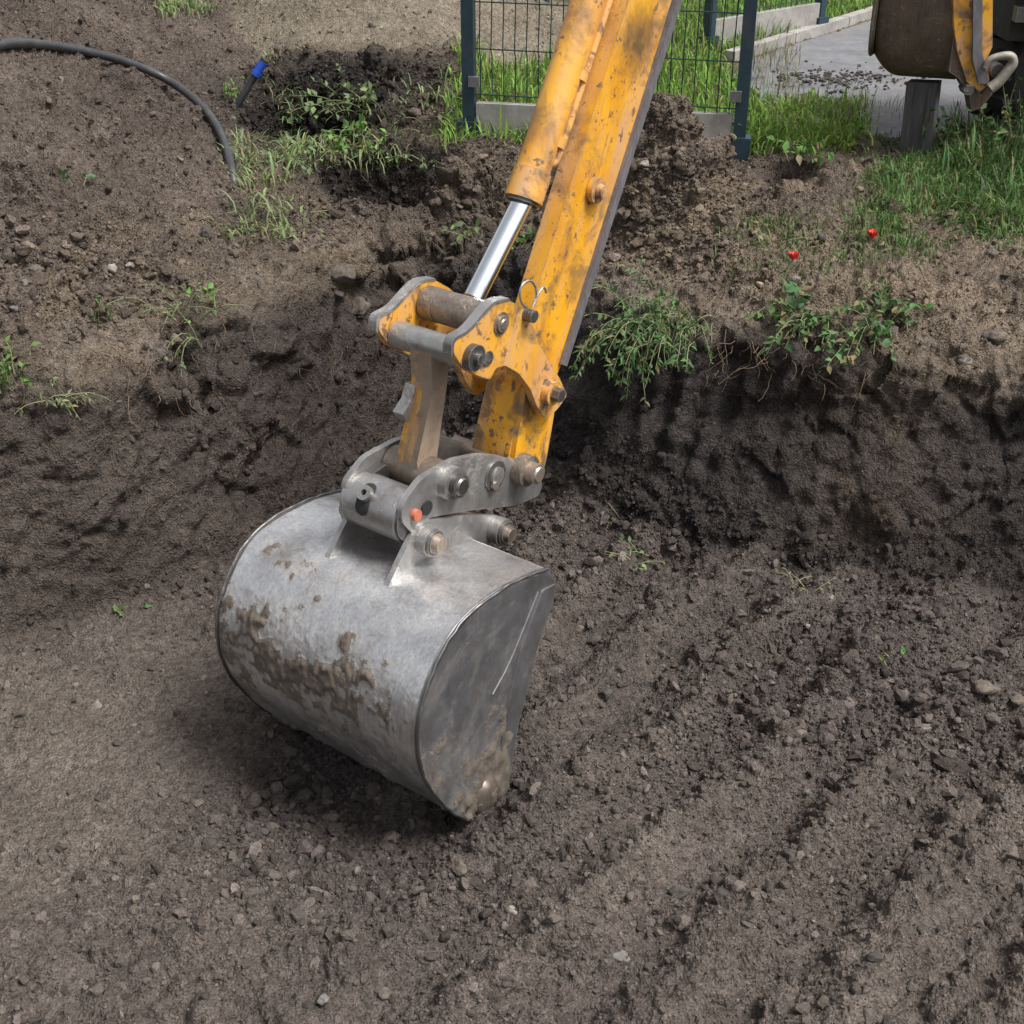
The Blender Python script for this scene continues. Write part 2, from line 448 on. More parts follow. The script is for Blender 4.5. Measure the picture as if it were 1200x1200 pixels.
def spline(pts, n):
    P = np.asarray(pts, float); m = len(P)
    Q = np.vstack([2 * P[0] - P[1], P, 2 * P[-1] - P[-2]])
    out = []
    for t in np.linspace(0, m - 1, n):
        i = min(int(t), m - 2); f = t - i
        a, b, c, d = Q[i], Q[i + 1], Q[i + 2], Q[i + 3]
        out.append(0.5 * (2 * b + (c - a) * f + (2 * a - 5 * b + 4 * c - d) * f * f + (3 * b - a - 3 * c + d) * f ** 3))
    return np.array(out)

def tube_arr(pts, rad, n=8):
    P = np.asarray(pts, float); m = len(P)
    rad = np.broadcast_to(np.asarray(rad, float), (m,))
    T = np.gradient(P, axis=0); T /= np.linalg.norm(T, axis=1)[:, None] + 1e-9
    x, y, _ = frame_of(T[0]); V = []
    for i in range(m):
        x = x - T[i] * (x @ T[i]); x /= np.linalg.norm(x) + 1e-9; y = np.cross(T[i], x)
        a = np.arange(n) * 2 * math.pi / n
        V.append(P[i] + rad[i] * (np.cos(a)[:, None] * x + np.sin(a)[:, None] * y))
    V = np.vstack(V); F = []
    for i in range(m - 1):
        for k in range(n):
            j = (k + 1) % n
            F.append((i * n + k, i * n + j, (i + 1) * n + j, (i + 1) * n + k))
    V = np.vstack([V, P[0], P[-1]]); c0, c1 = len(V) - 2, len(V) - 1
    for k in range(n):
        j = (k + 1) % n
        F.append((c0, j, k, k)); F.append((c1, (m - 1) * n + k, (m - 1) * n + j, (m - 1) * n + j))
    return V, F

def tube(name, pts, rad, mat, parent=None, n=10):
    V, F = tube_arr(pts, rad, n)
    bm = bmesh.new(); vs = [bm.verts.new(v) for v in V]
    for f in F:
        ids = list(dict.fromkeys(f))
        bm.faces.new([vs[i] for i in ids])
    return bm_obj(name, bm, mat, parent, 0, ang=70)

# ------------------------------------------------------------------ terrain heightfield
PIT = np.array([(-4.2, -3), (-4.0, 0.5), (-3.2, 2.2), (-2.3, 3.05), (-1.70, 3.48), (-1.34, 3.71), (-1.09, 3.96), (-0.88, 4.2), (-0.66, 4.62), (-0.40, 4.98),
                (-0.12, 4.86), (0.14, 4.55), (0.39, 4.17), (0.77, 3.92), (1.2, 3.79), (1.76, 3.66), (2.5, 3.45), (3.4, 2.8), (4.2, 1.2), (4.2, -3)])

def pit_sdf(x, y):
    d = np.full(x.shape, 1e9); inside = np.zeros(x.shape, bool)
    n = len(PIT)
    for i in range(n):
        a, b = PIT[i], PIT[(i + 1) % n]
        e = b - a
        t = np.clip(((x - a[0]) * e[0] + (y - a[1]) * e[1]) / (e @ e), 0, 1)
        d = np.minimum(d, np.hypot(x - a[0] - t * e[0], y - a[1] - t * e[1]))
        c = ((a[1] > y) != (b[1] > y)) & (x < (b[0] - a[0]) * (y - a[1]) / (b[1] - a[1] + 1e-12) + a[0])
        inside ^= c
    return np.where(inside, -d, d)

KERB_A, KERB_B = np.array([0.72, 7.25]), np.array([3.6, 10.99])
def kerb_side(x, y):
    """signed distance to the kerb line, positive on the driveway side"""
    e = (KERB_B - KERB_A) / np.linalg.norm(KERB_B - KERB_A)
    return (x - KERB_A[0]) * e[1] - (y - KERB_A[1]) * e[0]

def smax(a, b, k=0.08):
    h = np.clip(0.5 + 0.5 * (a - b) / k, 0, 1)
    return b + (a - b) * h + k * h * (1 - h)

def gauss(x, y, cx, cy, sx, sy=None):
    sy = sx if sy is None else sy
    return np.exp(-0.5 * (((x - cx) / sx) ** 2 + ((y - cy) / sy) ** 2))

def terrain(x, y):
    p2 = np.stack([x, y, np.zeros_like(x)], -1).reshape(-1, 3)
    N = lambda f, o, s: fbm(p2, f, o, s).reshape(x.shape)
    d0 = pit_sdf(x, y)
    d = d0 + 0.055 * N(1.7, 2, 3) + 0.02 * N(6.0, 2, 5)
    wR = sstep(-0.45, 0.0, x)
    left = np.interp(d, [-0.8, -0.05, -0.01, 0.03, 0.11, 0.20, 0.27, 0.46, 0.8], [0, 0.0, 0.03, 0.17, 0.46, 0.72, 0.82, 0.91, 1.0])
    right = np.interp(d, [-0.5, -0.22, -0.10, -0.03, 0.07, 0.17, 0.25, 0.38, 0.62, 1.0], [0, 0.03, 0.10, 0.24, 0.45, 0.64, 0.745, 0.83, 0.96, 1.0])
    z = left * (1 - wR) + right * wR
    plate = sstep(0.3, 0.8, d)
    # loose talus in the corner behind the arm and foot of the right wall
    z = z + 0.16 * gauss(x, y, 0.22, 4.22, 0.28, 0.22) * (1 - plate) + 0.12 * gauss(x, y, -0.45, 4.4, 0.22) * (1 - plate)
    z = z + 0.10 * gauss(x, y, 1.35, 3.25, 0.30, 0.25) + 0.05 * gauss(x, y, 0.72, 3.5, 0.25)
    # loosened soil round the bucket edge
    z = z + 0.05 * gauss(x, y, 0.10, 2.62, 0.14, 0.16) 
    # earth heaped along the cutting lip that bites into the floor
    la, ln_ = x * 0.79757 - y * 0.60323 + 2.01516, x * 0.60323 + y * 0.79757
    z = z + 0.075 * np.exp(-0.5 * ((ln_ - 1.985) / 0.055) ** 2) * sstep(-0.50, -0.30, la) * sstep(0.30, 0.14, la) * (1 + 0.5 * N(7, 2, 25)) - 0.03 * gauss(x, y, -0.62, 2.72, 0.16, 0.13)
    # raked ridges on the floor, running up to the right
    fl = sstep(0.0, -0.25, d)
    s = (x * 0.72 - y * 0.69)
    rk = np.sin(s * 21 + 1.6 * N(1.1, 2, 21)) * 0.5 + 0.5
    z = z + fl * ((0.074 * rk ** 1.4 + 0.009 * np.sin(s * 47 + 2 * N(1.5, 2, 23))) * sstep(-0.6, 0.1, x) + 0.022 * N(2.2, 3, 31) + 0.03 * N(0.8, 2, 33))
    # spoil heap on the left
    ax, ay, bx, by = -3.05, 5.55, -3.3, 9.0
    t = np.clip(((x - ax) * (bx - ax) + (y - ay) * (by - ay)) / ((bx - ax) ** 2 + (by - ay) ** 2), 0, 1)
    dh = np.hypot(x - ax - t * (bx - ax), y - ay - t * (by - ay))
    hp = 0.97 + (1.92 + 0.14 * N(0.9, 2, 41) - dh) * 0.66 + 0.05 * N(2.6, 3, 43)
    hp = np.minimum(hp, 2.05 + 0.12 * (hp - 2.05))
    hp = hp - 2.5 * (1 - sstep(0.22, 0.55, d))
    heap = hp - z
    z = smax(z, hp, 0.10)
    # pale sand heap behind
    r = np.hypot((x + 0.80) / 1.42, (y - 9.1) / 1.95) + 0.05 * N(1.2, 2, 47)
    sp = 1.02 + (1 - r) * 0.98
    sp = np.minimum(sp, 1.75 + 0.1 * (sp - 1.75))
    sand = sp - z
    z = smax(z, sp, 0.06)
    # spoil thrown up in front of the fence and the spur running from it
    mo = 0.37 * gauss(x, y, 0.60, 5.20, 0.17, 0.24) + 0.05 * gauss(x, y, 0.10, 5.55, 0.38, 0.22) + 0.13 * gauss(x, y, -0.25, 5.35, 0.28, 0.22) + 0.10 * gauss(x, y, -0.60, 6.55, 0.45, 0.18)
    z = z - 0.10 * gauss(x, y, 0.98, 5.35, 0.13, 0.25)
    z = z + mo * plate * (1 + 0.3 * N(3, 2, 51))
    z = z + 0.20 * sstep(6.72, 6.92, y + 0.05 * N(3.5, 2, 57)) * sstep(-1.45, -1.2, x) * sstep(0.0, -0.35, x) * sstep(7.8, 7.2, y)
    # bank with the deep hole and the notch
    z = z - 0.62 * sstep(1.25, 0.55, np.hypot((x + 0.98) / 0.33, (y - 6.40) / 0.33) + 0.25 * N(3, 2, 53))
    z = z - 0.55 * sstep(1.25, 0.55, np.hypot((x + 0.52) / 0.32, (y - 5.66) / 0.25) + 0.25 * N(3, 2, 55))
    z = z - 0.16 * gauss(x, y, -0.78, 5.15, 0.10, 0.45) * plate
    z = z - 0.16 * sstep(1.2, 0.5, np.hypot((x - 1.22) / 0.13, (y - 5.6) / 0.16))
    z = z + plate * (0.035 * N(1.6, 3, 61) + 0.012 * N(7, 2, 63))
    # level bed under the driveway
    ks = kerb_side(x, y)
    drive = sstep(-0.05, 0.15, ks) * sstep(6.0, 6.5, y + 0.15 * N(3, 2, 65))
    z = z * (1 - drive) + 0.985 * drive
    beyond = sstep(6.6, 7.2, y) * sstep(-0.1, 0.5, x) * (1 - drive)
    z = z * (1 - beyond) + 1.0 * beyond
    return z, d, heap, sand, mo, drive

# fan grid: fine where the photograph looks, resampled by slope so that the steep banks stay sharp
NC, NR, RAW = 880, 860, 2200
sc = np.concatenate([np.linspace(-1.5, -0.50, 40, endpoint=False), np.linspace(-0.50, 0.50, NC - 80, endpoint=False), np.linspace(0.50, 1.5, 40)])
yraw = np.concatenate([np.linspace(-3, 1.4, 50, endpoint=False), 1.4 * (11.6 / 1.4) ** np.linspace(0, 1, RAW - 50)])
XX = sc[:, None] * (np.maximum(yraw, 1.0)[None, :] + 1.0)
YY = np.broadcast_to(yraw[None, :], XX.shape).copy()
ZZ = terrain(XX, YY)[0]
ds = np.hypot(np.diff(YY, axis=1), np.diff(ZZ, axis=1))
dist = np.sqrt(YY ** 2 + (2.5 - ZZ) ** 2)[:, 1:]
wt = ds / dist * np.where(YY[:, 1:] < 1.5, 0.12, 1.0) * np.where(YY[:, 1:] > 10.6, 0.4, 1.0)
cum = np.concatenate([np.zeros((len(sc), 1)), np.cumsum(wt, 1)], 1)
cum /= cum[:, -1:]
# smooth the row spacing between neighbouring columns so that quads do not shear
k = np.ones(41) / 41
pad = np.pad(cum, ((20, 20), (0, 0)), 'edge')
cs = np.cumsum(np.vstack([np.zeros((1, cum.shape[1])), pad]), 0)
cum = (cs[41:] - cs[:-41]) / 41
tq = np.linspace(0, 1, NR)
GY = np.stack([np.interp(tq, cum[i], yraw) for i in range(len(sc))])
GX = sc[:, None] * (np.maximum(GY, 1.0) + 1.0)
GZ, GD, GH, GS, GM, GDR = terrain(GX, GY)
P = np.stack([GX, GY, GZ], -1)
tu = np.gradient(P, axis=0); tv = np.gradient(P, axis=1)
NRM = np.cross(tu, tv); AREA = np.linalg.norm(NRM, axis=-1)
NRM /= AREA[..., None] + 1e-12
pf = P.reshape(-1, 3).astype(np.float32); nf = NRM.reshape(-1, 3)
d = GD.ravel(); x = pf[:, 0]; y = pf[:, 1]; zb = pf[:, 2]
isR = sstep(-0.45, 0.0, x)
wall = sstep(-0.06, 0.04, d) * sstep(0.42, 0.22, d)
floor_ = sstep(0.02, -0.08, d)
top = sstep(0.25, 0.5, d)
drive = GDR.ravel()
heapm = sstep(-0.05, 0.1, GH.ravel()); sandm = sstep(-0.03, 0.06, GS.ravel())
moundm = sstep(0.05, 0.15, GM.ravel()) * top
smooth_floor = gauss(x, y, -1.25, 3.0, 0.42, 0.42) * floor_
rough = np.clip(0.55 * floor_ * (1 - 0.75 * smooth_floor) + (0.26 + .10 * isR) * wall + 0.9 * top + 0.25 * moundm, 0, 1.2) * (1 - drive) * (1 - 0.55 * sandm)
disp = np.zeros(len(pf), np.float32)
disp += rough * (0.022 + 0.012 * wall) * fbm(pf, 4.5, 2, 101)
n14 = fbm(pf, 15, 2, 103); disp += rough * (0.008 + 0.006 * wall) * n14
disp += rough * 0.006 * fbm(pf, 45, 3, 105, 0.6)
# blocky fractured face on the cut
bl = np.abs(fbm(pf * np.array([1, 1, 1.6], np.float32), 3.6, 4, 111))
disp += wall * (0.055 * bl - 0.012)
lipz = sstep(0.12, 0.22, d) * sstep(0.55, 0.38, d)
pw = pf + 0.05 * np.stack([perlin(pf, 5, 161), perlin(pf, 5, 162), perlin(pf, 5, 163)], -1)
fm = np.clip(.55 + 1.1 * fbm(pf, 1.8, 2, 165), .1, 1.2)
disp += (wall * .8 + lipz * .5) * fm * (0.075 * facets(pw, 5.5, 167) + 0.030 * facets(pw, 14, 169))
# projecting slabs below the turf line of the right bank, undercut below
slab = np.exp(-0.5 * ((zb - 0.74) / 0.055) ** 2) * isR * sstep(0.0, 0.2, d)
disp += slab * (0.005 + 0.11 * np.clip(perlin(pf, 2.6, 113) + 0.05, 0, 1) + 0.03 * n14)
disp -= 0.022 * np.exp(-0.5 * ((zb - 0.58) / 0.06) ** 2) * isR * wall
# scrapes smeared across the cut faces by the bucket
tw = x * 0.64 + y * 0.77
sm = np.stack([(tw * .75 + zb * .66) * 2.2, (-tw * .66 + zb * .75) * 20, x * 2], -1).astype(np.float32)
disp += wall * 0.020 * perlin(sm, 1.0, 117)
disp += wall * 0.016 * np.abs(fbm(sm * np.array([1, .3, 1], np.float32), 1.0, 2, 119))
# tooth grooves raked down the dark wall beside the arm
along = x * 0.8 - y * 0.6
disp += wall * isR * sstep(0.2, 0.35, zb) * gauss(x, y, 0.55, 4.15, 0.35, 0.4) * 0.018 * np.sin(along * 62 + 2 * perlin(pf, 3, 115))
cl_mask = np.clip(0.30 + 0.65 * fbm(pf, 1.6, 2, 121) + 0.35 * gauss(x, y, 1.1, 3.0, 0.5, 0.35) + .15 * floor_ + 0.35 * gauss(x, y, -1.6, 4.2, 0.5, 0.25) + 0.3 * gauss(x, y, 0.3, 4.3, 0.5, 0.4), 0.2, 0.9).astype(np.float32)
cl_mask *= (1 - 0.7 * smooth_floor) * (1 - drive) * (1 - 0.6 * sandm) * (1 - 0.88 * wall)
disp += clods(pf, 11, cl_mask * 0.5, 131) * 0.065 * (rough + .2)
disp += clods(pf, 24, cl_mask * 0.8, 133) * 0.036 * (rough + .25)
disp += clods(pf, 52, np.clip(cl_mask * 1.2, 0, .9), 135) * 0.019 * (rough + .3)
disp += clods(pf, 95, np.full(len(pf), .62, np.float32) * np.clip(.5 + cl_mask, .3, 1.3), 137) * 0.011 * (rough + .3)
disp *= (1 - drive)
FP = (pf + nf * disp[:, None]).astype(np.float32)

# soil colour: dry crust, moist humus, sandy subsoil, plus shade painted in below the bucket
DRY, MOIST, DARK_SOIL = np.array([0.150, 0.125, 0.105]), np.array([0.108, 0.0890, 0.0785]), np.array([0.046, 0.0392, 0.0370])
HEAPC, TOPC, SANDC = np.array([0.116, 0.093, 0.077]), np.array([0.170, 0.133, 0.098]), np.array([0.24, 0.203, 0.155])
lf = fbm(pf, 1.3, 3, 141); lf2 = fbm(pf, 5, 3, 143)
def lerp(a, b, t): return a + (b - a) * t[:, None]
rkc = np.sin((x * 0.72 - y * 0.69) * 21 + 1.6 * fbm(np.stack([x, y, 0 * x], -1), 1.1, 2, 21)) * sstep(-0.6, 0.2, x)
fl_pale = np.clip(0.34 + 0.16 * rkc + 0.30 * lf + 0.2 * lf2 + 0.55 * gauss(x, y, -1.3, 2.9, 0.55, 0.55) - 0.55 * gauss(x, y, -0.35, 2.75, 0.32, 0.28) - 0.25 * gauss(x, y, 1.2, 3.3, 0.7, 0.35) - 0.15 * sstep(2.6, 4.2, y), 0, 1)  # dry tone of the floor, lowered by the bucket for its painted shade
colr = lerp(MOIST[None], DRY[None], fl_pale)
colr = lerp(colr, DARK_SOIL[None] * 1.05, np.clip(floor_ * (gauss(x, y, -0.48, 2.80, 0.24, 0.18) * 1.4 + .6 * gauss(x, y, -0.2, 2.55, 0.2, 0.12) + .30 * isR * sstep(-.42, -.12, d + .14 * lf) + .25 * gauss(x, y, .95, 3.2, .5, .16)) * (.75 + .5 * lf2), 0, .9))  # loose dark soil by the lip, with the bucket's shade painted in
colr = lerp(colr, lerp(HEAPC[None], TOPC[None], np.clip(0.5 + lf2, 0, 1)), top)
wl_ = lerp(np.array([0.084, 0.068, 0.057])[None], DARK_SOIL[None], np.clip(isR * 1.0 + 0.42 * gauss(x, y, -0.75, 4.7, 0.45) + 0.25 * lf2, 0, 1))
wl_ = lerp(wl_, np.array([0.095, 0.074, 0.055])[None], np.clip(isR * gauss(x, y, 1.25, 3.85, 0.16, 0.3) * (0.6 + lf2), 0, 1) * 0.6)
wtop = sstep(0.68, 0.86, zb + 0.16 * lf + 0.10 * sstep(1.0, 1.8, x) + 0.05 * lf2)
wl_ = lerp(wl_, lerp(TOPC[None], DRY[None], np.clip(0.2 + lf2, 0, 1)), wtop)
colr = lerp(colr, wl_, np.clip(sstep(-0.10, 0.02, d + 0.03 * lf2 + isR * (0.10 + .05 * lf)) * (1 - top), 0, 1))
colr = lerp(colr, TOPC[None] * 1.25, np.clip(isR * top * sstep(5.3, 4.4, y) * (0.6 + 0.5 * lf2), 0, 1))
colr = lerp(colr, lerp(HEAPC[None] * 0.88, HEAPC[None] * 1.22, np.clip(0.5 + 0.8 * lf, 0, 1)), heapm * top)
darkhole = np.clip(gauss(x, y, -1.0, 6.38, 0.3, 0.32) + gauss(x, y, -0.56, 5.72, 0.28, 0.26) + gauss(x, y, -.75, 6.72, .5, .22) * .85, 0, 1)  # darker inside the holes and along the bank under the sand heap
colr = lerp(colr, DARK_SOIL[None] * .8, darkhole)
colr = lerp(colr, SANDC[None] * (0.9 + 0.15 * lf2)[:, None], sandm)
colr = np.clip(colr, 0.012, 0.6)

# pieces of the setting
idx = np.arange(len(sc) * NR).reshape(len(sc), NR)
Q = np.stack([idx[:-1, :-1], idx[1:, :-1], idx[1:, 1:], idx[:-1, 1:]], -1).reshape(-1, 4)
q0 = Q[:, 0]
region = np.zeros(len(Q), int)                                    # 0 upper ground
region[(heapm[q0] > 0.5)] = 1
region[(sandm[q0] > 0.5)] = 2
region[(moundm[q0] > 0.6)] = 3
region[(d[q0] < 0.45)] = 4
region[(d[q0] < 0.0)] = 5
for rid, nm in enumerate(('ground', 'spoil_heap', 'sand_heap', 'soil_mound', 'pit_bank', 'pit_floor')):
    q = Q[region == rid]
    u_, inv = np.unique(q, return_inverse=True)
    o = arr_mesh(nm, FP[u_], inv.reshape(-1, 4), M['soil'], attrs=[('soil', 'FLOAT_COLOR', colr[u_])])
    tag(o, kind='structure')

PU, PV, PD = project(FP.astype(float))
vis_ok = PD > 0.5
# visible-surface lookup: nearest surface point per 4 px cell
CELL = 4
gi = (np.clip((PV / CELL).astype(int), 0, 299) * 300 + np.clip((PU / CELL).astype(int), 0, 299))
inside = vis_ok & (PU > 0) & (PU < 1200) & (PV > 0) & (PV < 1200)
zbuf = np.full(90000, 1e9); np.minimum.at(zbuf, gi[inside], PD[inside])
seen = np.zeros(len(FP), bool); seen[inside] = PD[inside] < zbuf[gi[inside]] + 0.12
SEEN = np.where(seen)[0]
def ground_at(u, v):
    """index of the seen terrain point nearest to photo position (u, v)"""
    k = np.argmin((PU[SEEN] - u) ** 2 + (PV[SEEN] - v) ** 2)
    return SEEN[k]

# the land goes on beyond the part in view
def far_ground():
    V, F = [], []
    ring = [(-19, -3), (-19, 11.6), (19, 11.6), (19, -3)]
    R = 90
    pts = [(-R, -R), (-R, R), (R, R), (R, -R)]
    inner = [(-15.0, -2.9), (-15.0, 11.2), (15.0, 11.2), (15.0, -2.9)]
    for (a, b) in pts: V.append((a, b, 0.98))
    for (a, b) in inner: V.append((a, b, 0.98))
    F = [(0, 1, 5, 4), (1, 2, 6, 5), (2, 3, 7, 6), (3, 0, 4, 7)]
    c = np.tile(np.array([0.07, 0.085, 0.035]), (8, 1))
    o = arr_mesh('ground', V, F, M['soil'], smooth=False, attrs=[('soil', 'FLOAT_COLOR', c)])
    tag(o, kind='structure')
far_ground()

# ------------------------------------------------------------------ loose clods and grit (uncountable)
def clod_mesh(name, seed, mat, sub=2, flat=0.75):
    bm = bmesh.new(); bmesh.ops.create_icosphere(bm, subdivisions=sub, radius=1.0)
    V = np.array([v.co[:] for v in bm.verts], np.float32)
    r = np.random.default_rng(seed)
    # chop with random planes, then roughen: broken lumps, not balls
    for _ in range(11):
        nn = r.normal(size=3); nn /= np.linalg.norm(nn); h = r.uniform(0.5, 0.85)
        dd = V @ nn; V = V - np.maximum(dd - h, 0)[:, None] * nn.astype(np.float32)
    V = V * (1 + 0.30 * fbm(V + seed * 3.1, 1.7, 4, seed, 0.6)[:, None])
    V *= np.array([r.uniform(.85, 1.2), r.uniform(.7, 1.0), flat * r.uniform(.8, 1.1)])
    for v, c in zip(bm.verts, V): v.co = c
    for f in bm.faces: f.smooth = sub > 2
    me = bpy.data.meshes.new(name); bm.to_mesh(me); bm.free()
    if mat: me.materials.append(mat)
    return me

def scatter_nodes(name, coll):
    g = bpy.data.node_groups.new(name, 'GeometryNodeTree')
    g.interface.new_socket('Geometry', in_out='INPUT', socket_type='NodeSocketGeometry')
    g.interface.new_socket('Geometry', in_out='OUTPUT', socket_type='NodeSocketGeometry')
    N, L = g.nodes, g.links
    gi_ = N.new('NodeGroupInput'); go = N.new('NodeGroupOutput')
    ip = N.new('GeometryNodeInstanceOnPoints'); ci = N.new('GeometryNodeCollectionInfo')
    ci.inputs['Collection'].default_value = coll
    ci.inputs['Separate Children'].default_value = True; ci.inputs['Reset Children'].default_value = True
    ip.inputs['Pick Instance'].default_value = True
    def at(n, typ):
        a = N.new('GeometryNodeInputNamedAttribute'); a.data_type = typ; a.inputs['Name'].default_value = n
        return [o for o in a.outputs if o.enabled][0]
    L.new(gi_.outputs[0], ip.inputs['Points']); L.new(ci.outputs[0], ip.inputs['Instance'])
    L.new(at('idx', 'INT'), ip.inputs['Instance Index'])
    L.new(at('rot', 'FLOAT_VECTOR'), ip.inputs['Rotation']); L.new(at('scl', 'FLOAT_VECTOR'), ip.inputs['Scale'])
    L.new(ip.outputs[0], go.inputs[0])
    return g

clod_coll = bpy.data.collections.new('clod_shapes')
for i in range(8):
    clod_coll.objects.link(bpy.data.objects.new('earth_clod_shape', clod_mesh('earth_clod_shape', 300 + i, M['clod'])))

def scatter(name, label, cat, pick, rad, col):
    n = len(pick)
    pos = FP[pick] + nf[pick] * (rad * 0.22)[:, None]
    me = bpy.data.meshes.new(name)
    me.vertices.add(n); me.vertices.foreach_set('co', pos.astype(np.float32).ravel())
    for an, at, val in (('rot', 'FLOAT_VECTOR', rng.uniform(-math.pi, math.pi, (n, 3)) * np.array([0.25, 0.25, 1])),
                        ('scl', 'FLOAT_VECTOR', rad[:, None] * rng.uniform(0.75, 1.25, (n, 3)))):
        a = me.attributes.new(an, at, 'POINT'); a.data.foreach_set('vector', val.astype(np.float32).ravel())
    a = me.attributes.new('idx', 'INT', 'POINT'); a.data.foreach_set('value', rng.integers(0, 8, n).astype(np.int32))
    a = me.attributes.new('soil', 'FLOAT_COLOR', 'POINT')
    c = np.ones((n, 4), np.float32); c[:, :3] = col; a.data.foreach_set('color', c.ravel())
    o = bpy.data.objects.new(name, me); COL.objects.link(o)
    md = o.modifiers.new('scatter', 'NODES'); md.node_group = scatter_nodes(name, clod_coll)
    tag(o, label, cat, kind='stuff')

area = AREA.ravel()
clus = (0.55 + 1.2 * gauss(x, y, 1.15, 3.0, 0.45, 0.30) + 1.5 * gauss(x, y, -1.55, 4.25, 0.55, 0.22) + 0.8 * gauss(x, y, 0.35, 4.25, 0.5, 0.35) + 0.5 * gauss(x, y, -0.3, 2.5, 0.5, 0.3)
        + 0.8 * gauss(x, y, -0.55, 4.75, 0.25, 0.5) + 1.2 * gauss(x, y, -0.5, 2.85, 0.25, 0.2) + 1.6 * gauss(x, y, -0.7, 6.55, 0.45, 0.25) + 1.3 * gauss(x, y, -0.35, 5.3, 0.4, 0.4) + .8 * gauss(x, y, .6, 5.1, .3, .3))
dens = area * (floor_ * (1 - 0.6 * smooth_floor) * clus + 0.11 * wall + top * 0.9 * clus) * (1 - drive) * (1 - 0.6 * sandm) * np.clip(0.8 + 1.1 * fbm(pf, 2.3, 2, 151), 0.35, 3)
dens *= np.where((PU > -150) & (PU < 1350) & (PV > -150) & (PV < 1350), 1, 0.03)
dens[y < 1.0] = 0
def pick_pts(n, w):
    c = np.cumsum(w); return np.searchsorted(c, rng.uniform(0, c[-1], n))
pk = pick_pts(360000, dens)
rad = np.minimum(0.0026 * rng.uniform(0.002, 1, len(pk)) ** (-1 / 2.35), 0.026) * (0.85 + 0.45 * np.clip(clus[pk] - 0.55, 0, 1.2))
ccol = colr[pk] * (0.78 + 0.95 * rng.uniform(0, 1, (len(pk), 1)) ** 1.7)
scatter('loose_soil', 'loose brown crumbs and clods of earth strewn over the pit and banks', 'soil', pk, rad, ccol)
w2 = dens * (0.3 + 2 * top + 0.8 * floor_)
pk = pick_pts(1900, w2)
rad = np.minimum(0.0035 * rng.uniform(0.03, 1, len(pk)) ** (-1 / 2.6), 0.016)
pc = np.array([0.25, 0.22, 0.18]) * rng.uniform(0.5, 1.3, (len(pk), 1)) * (1 + rng.normal(0, .05, (len(pk), 3)))
scatter('gravel', 'small pale pebbles scattered over the dug earth', 'gravel', pk, rad, pc)

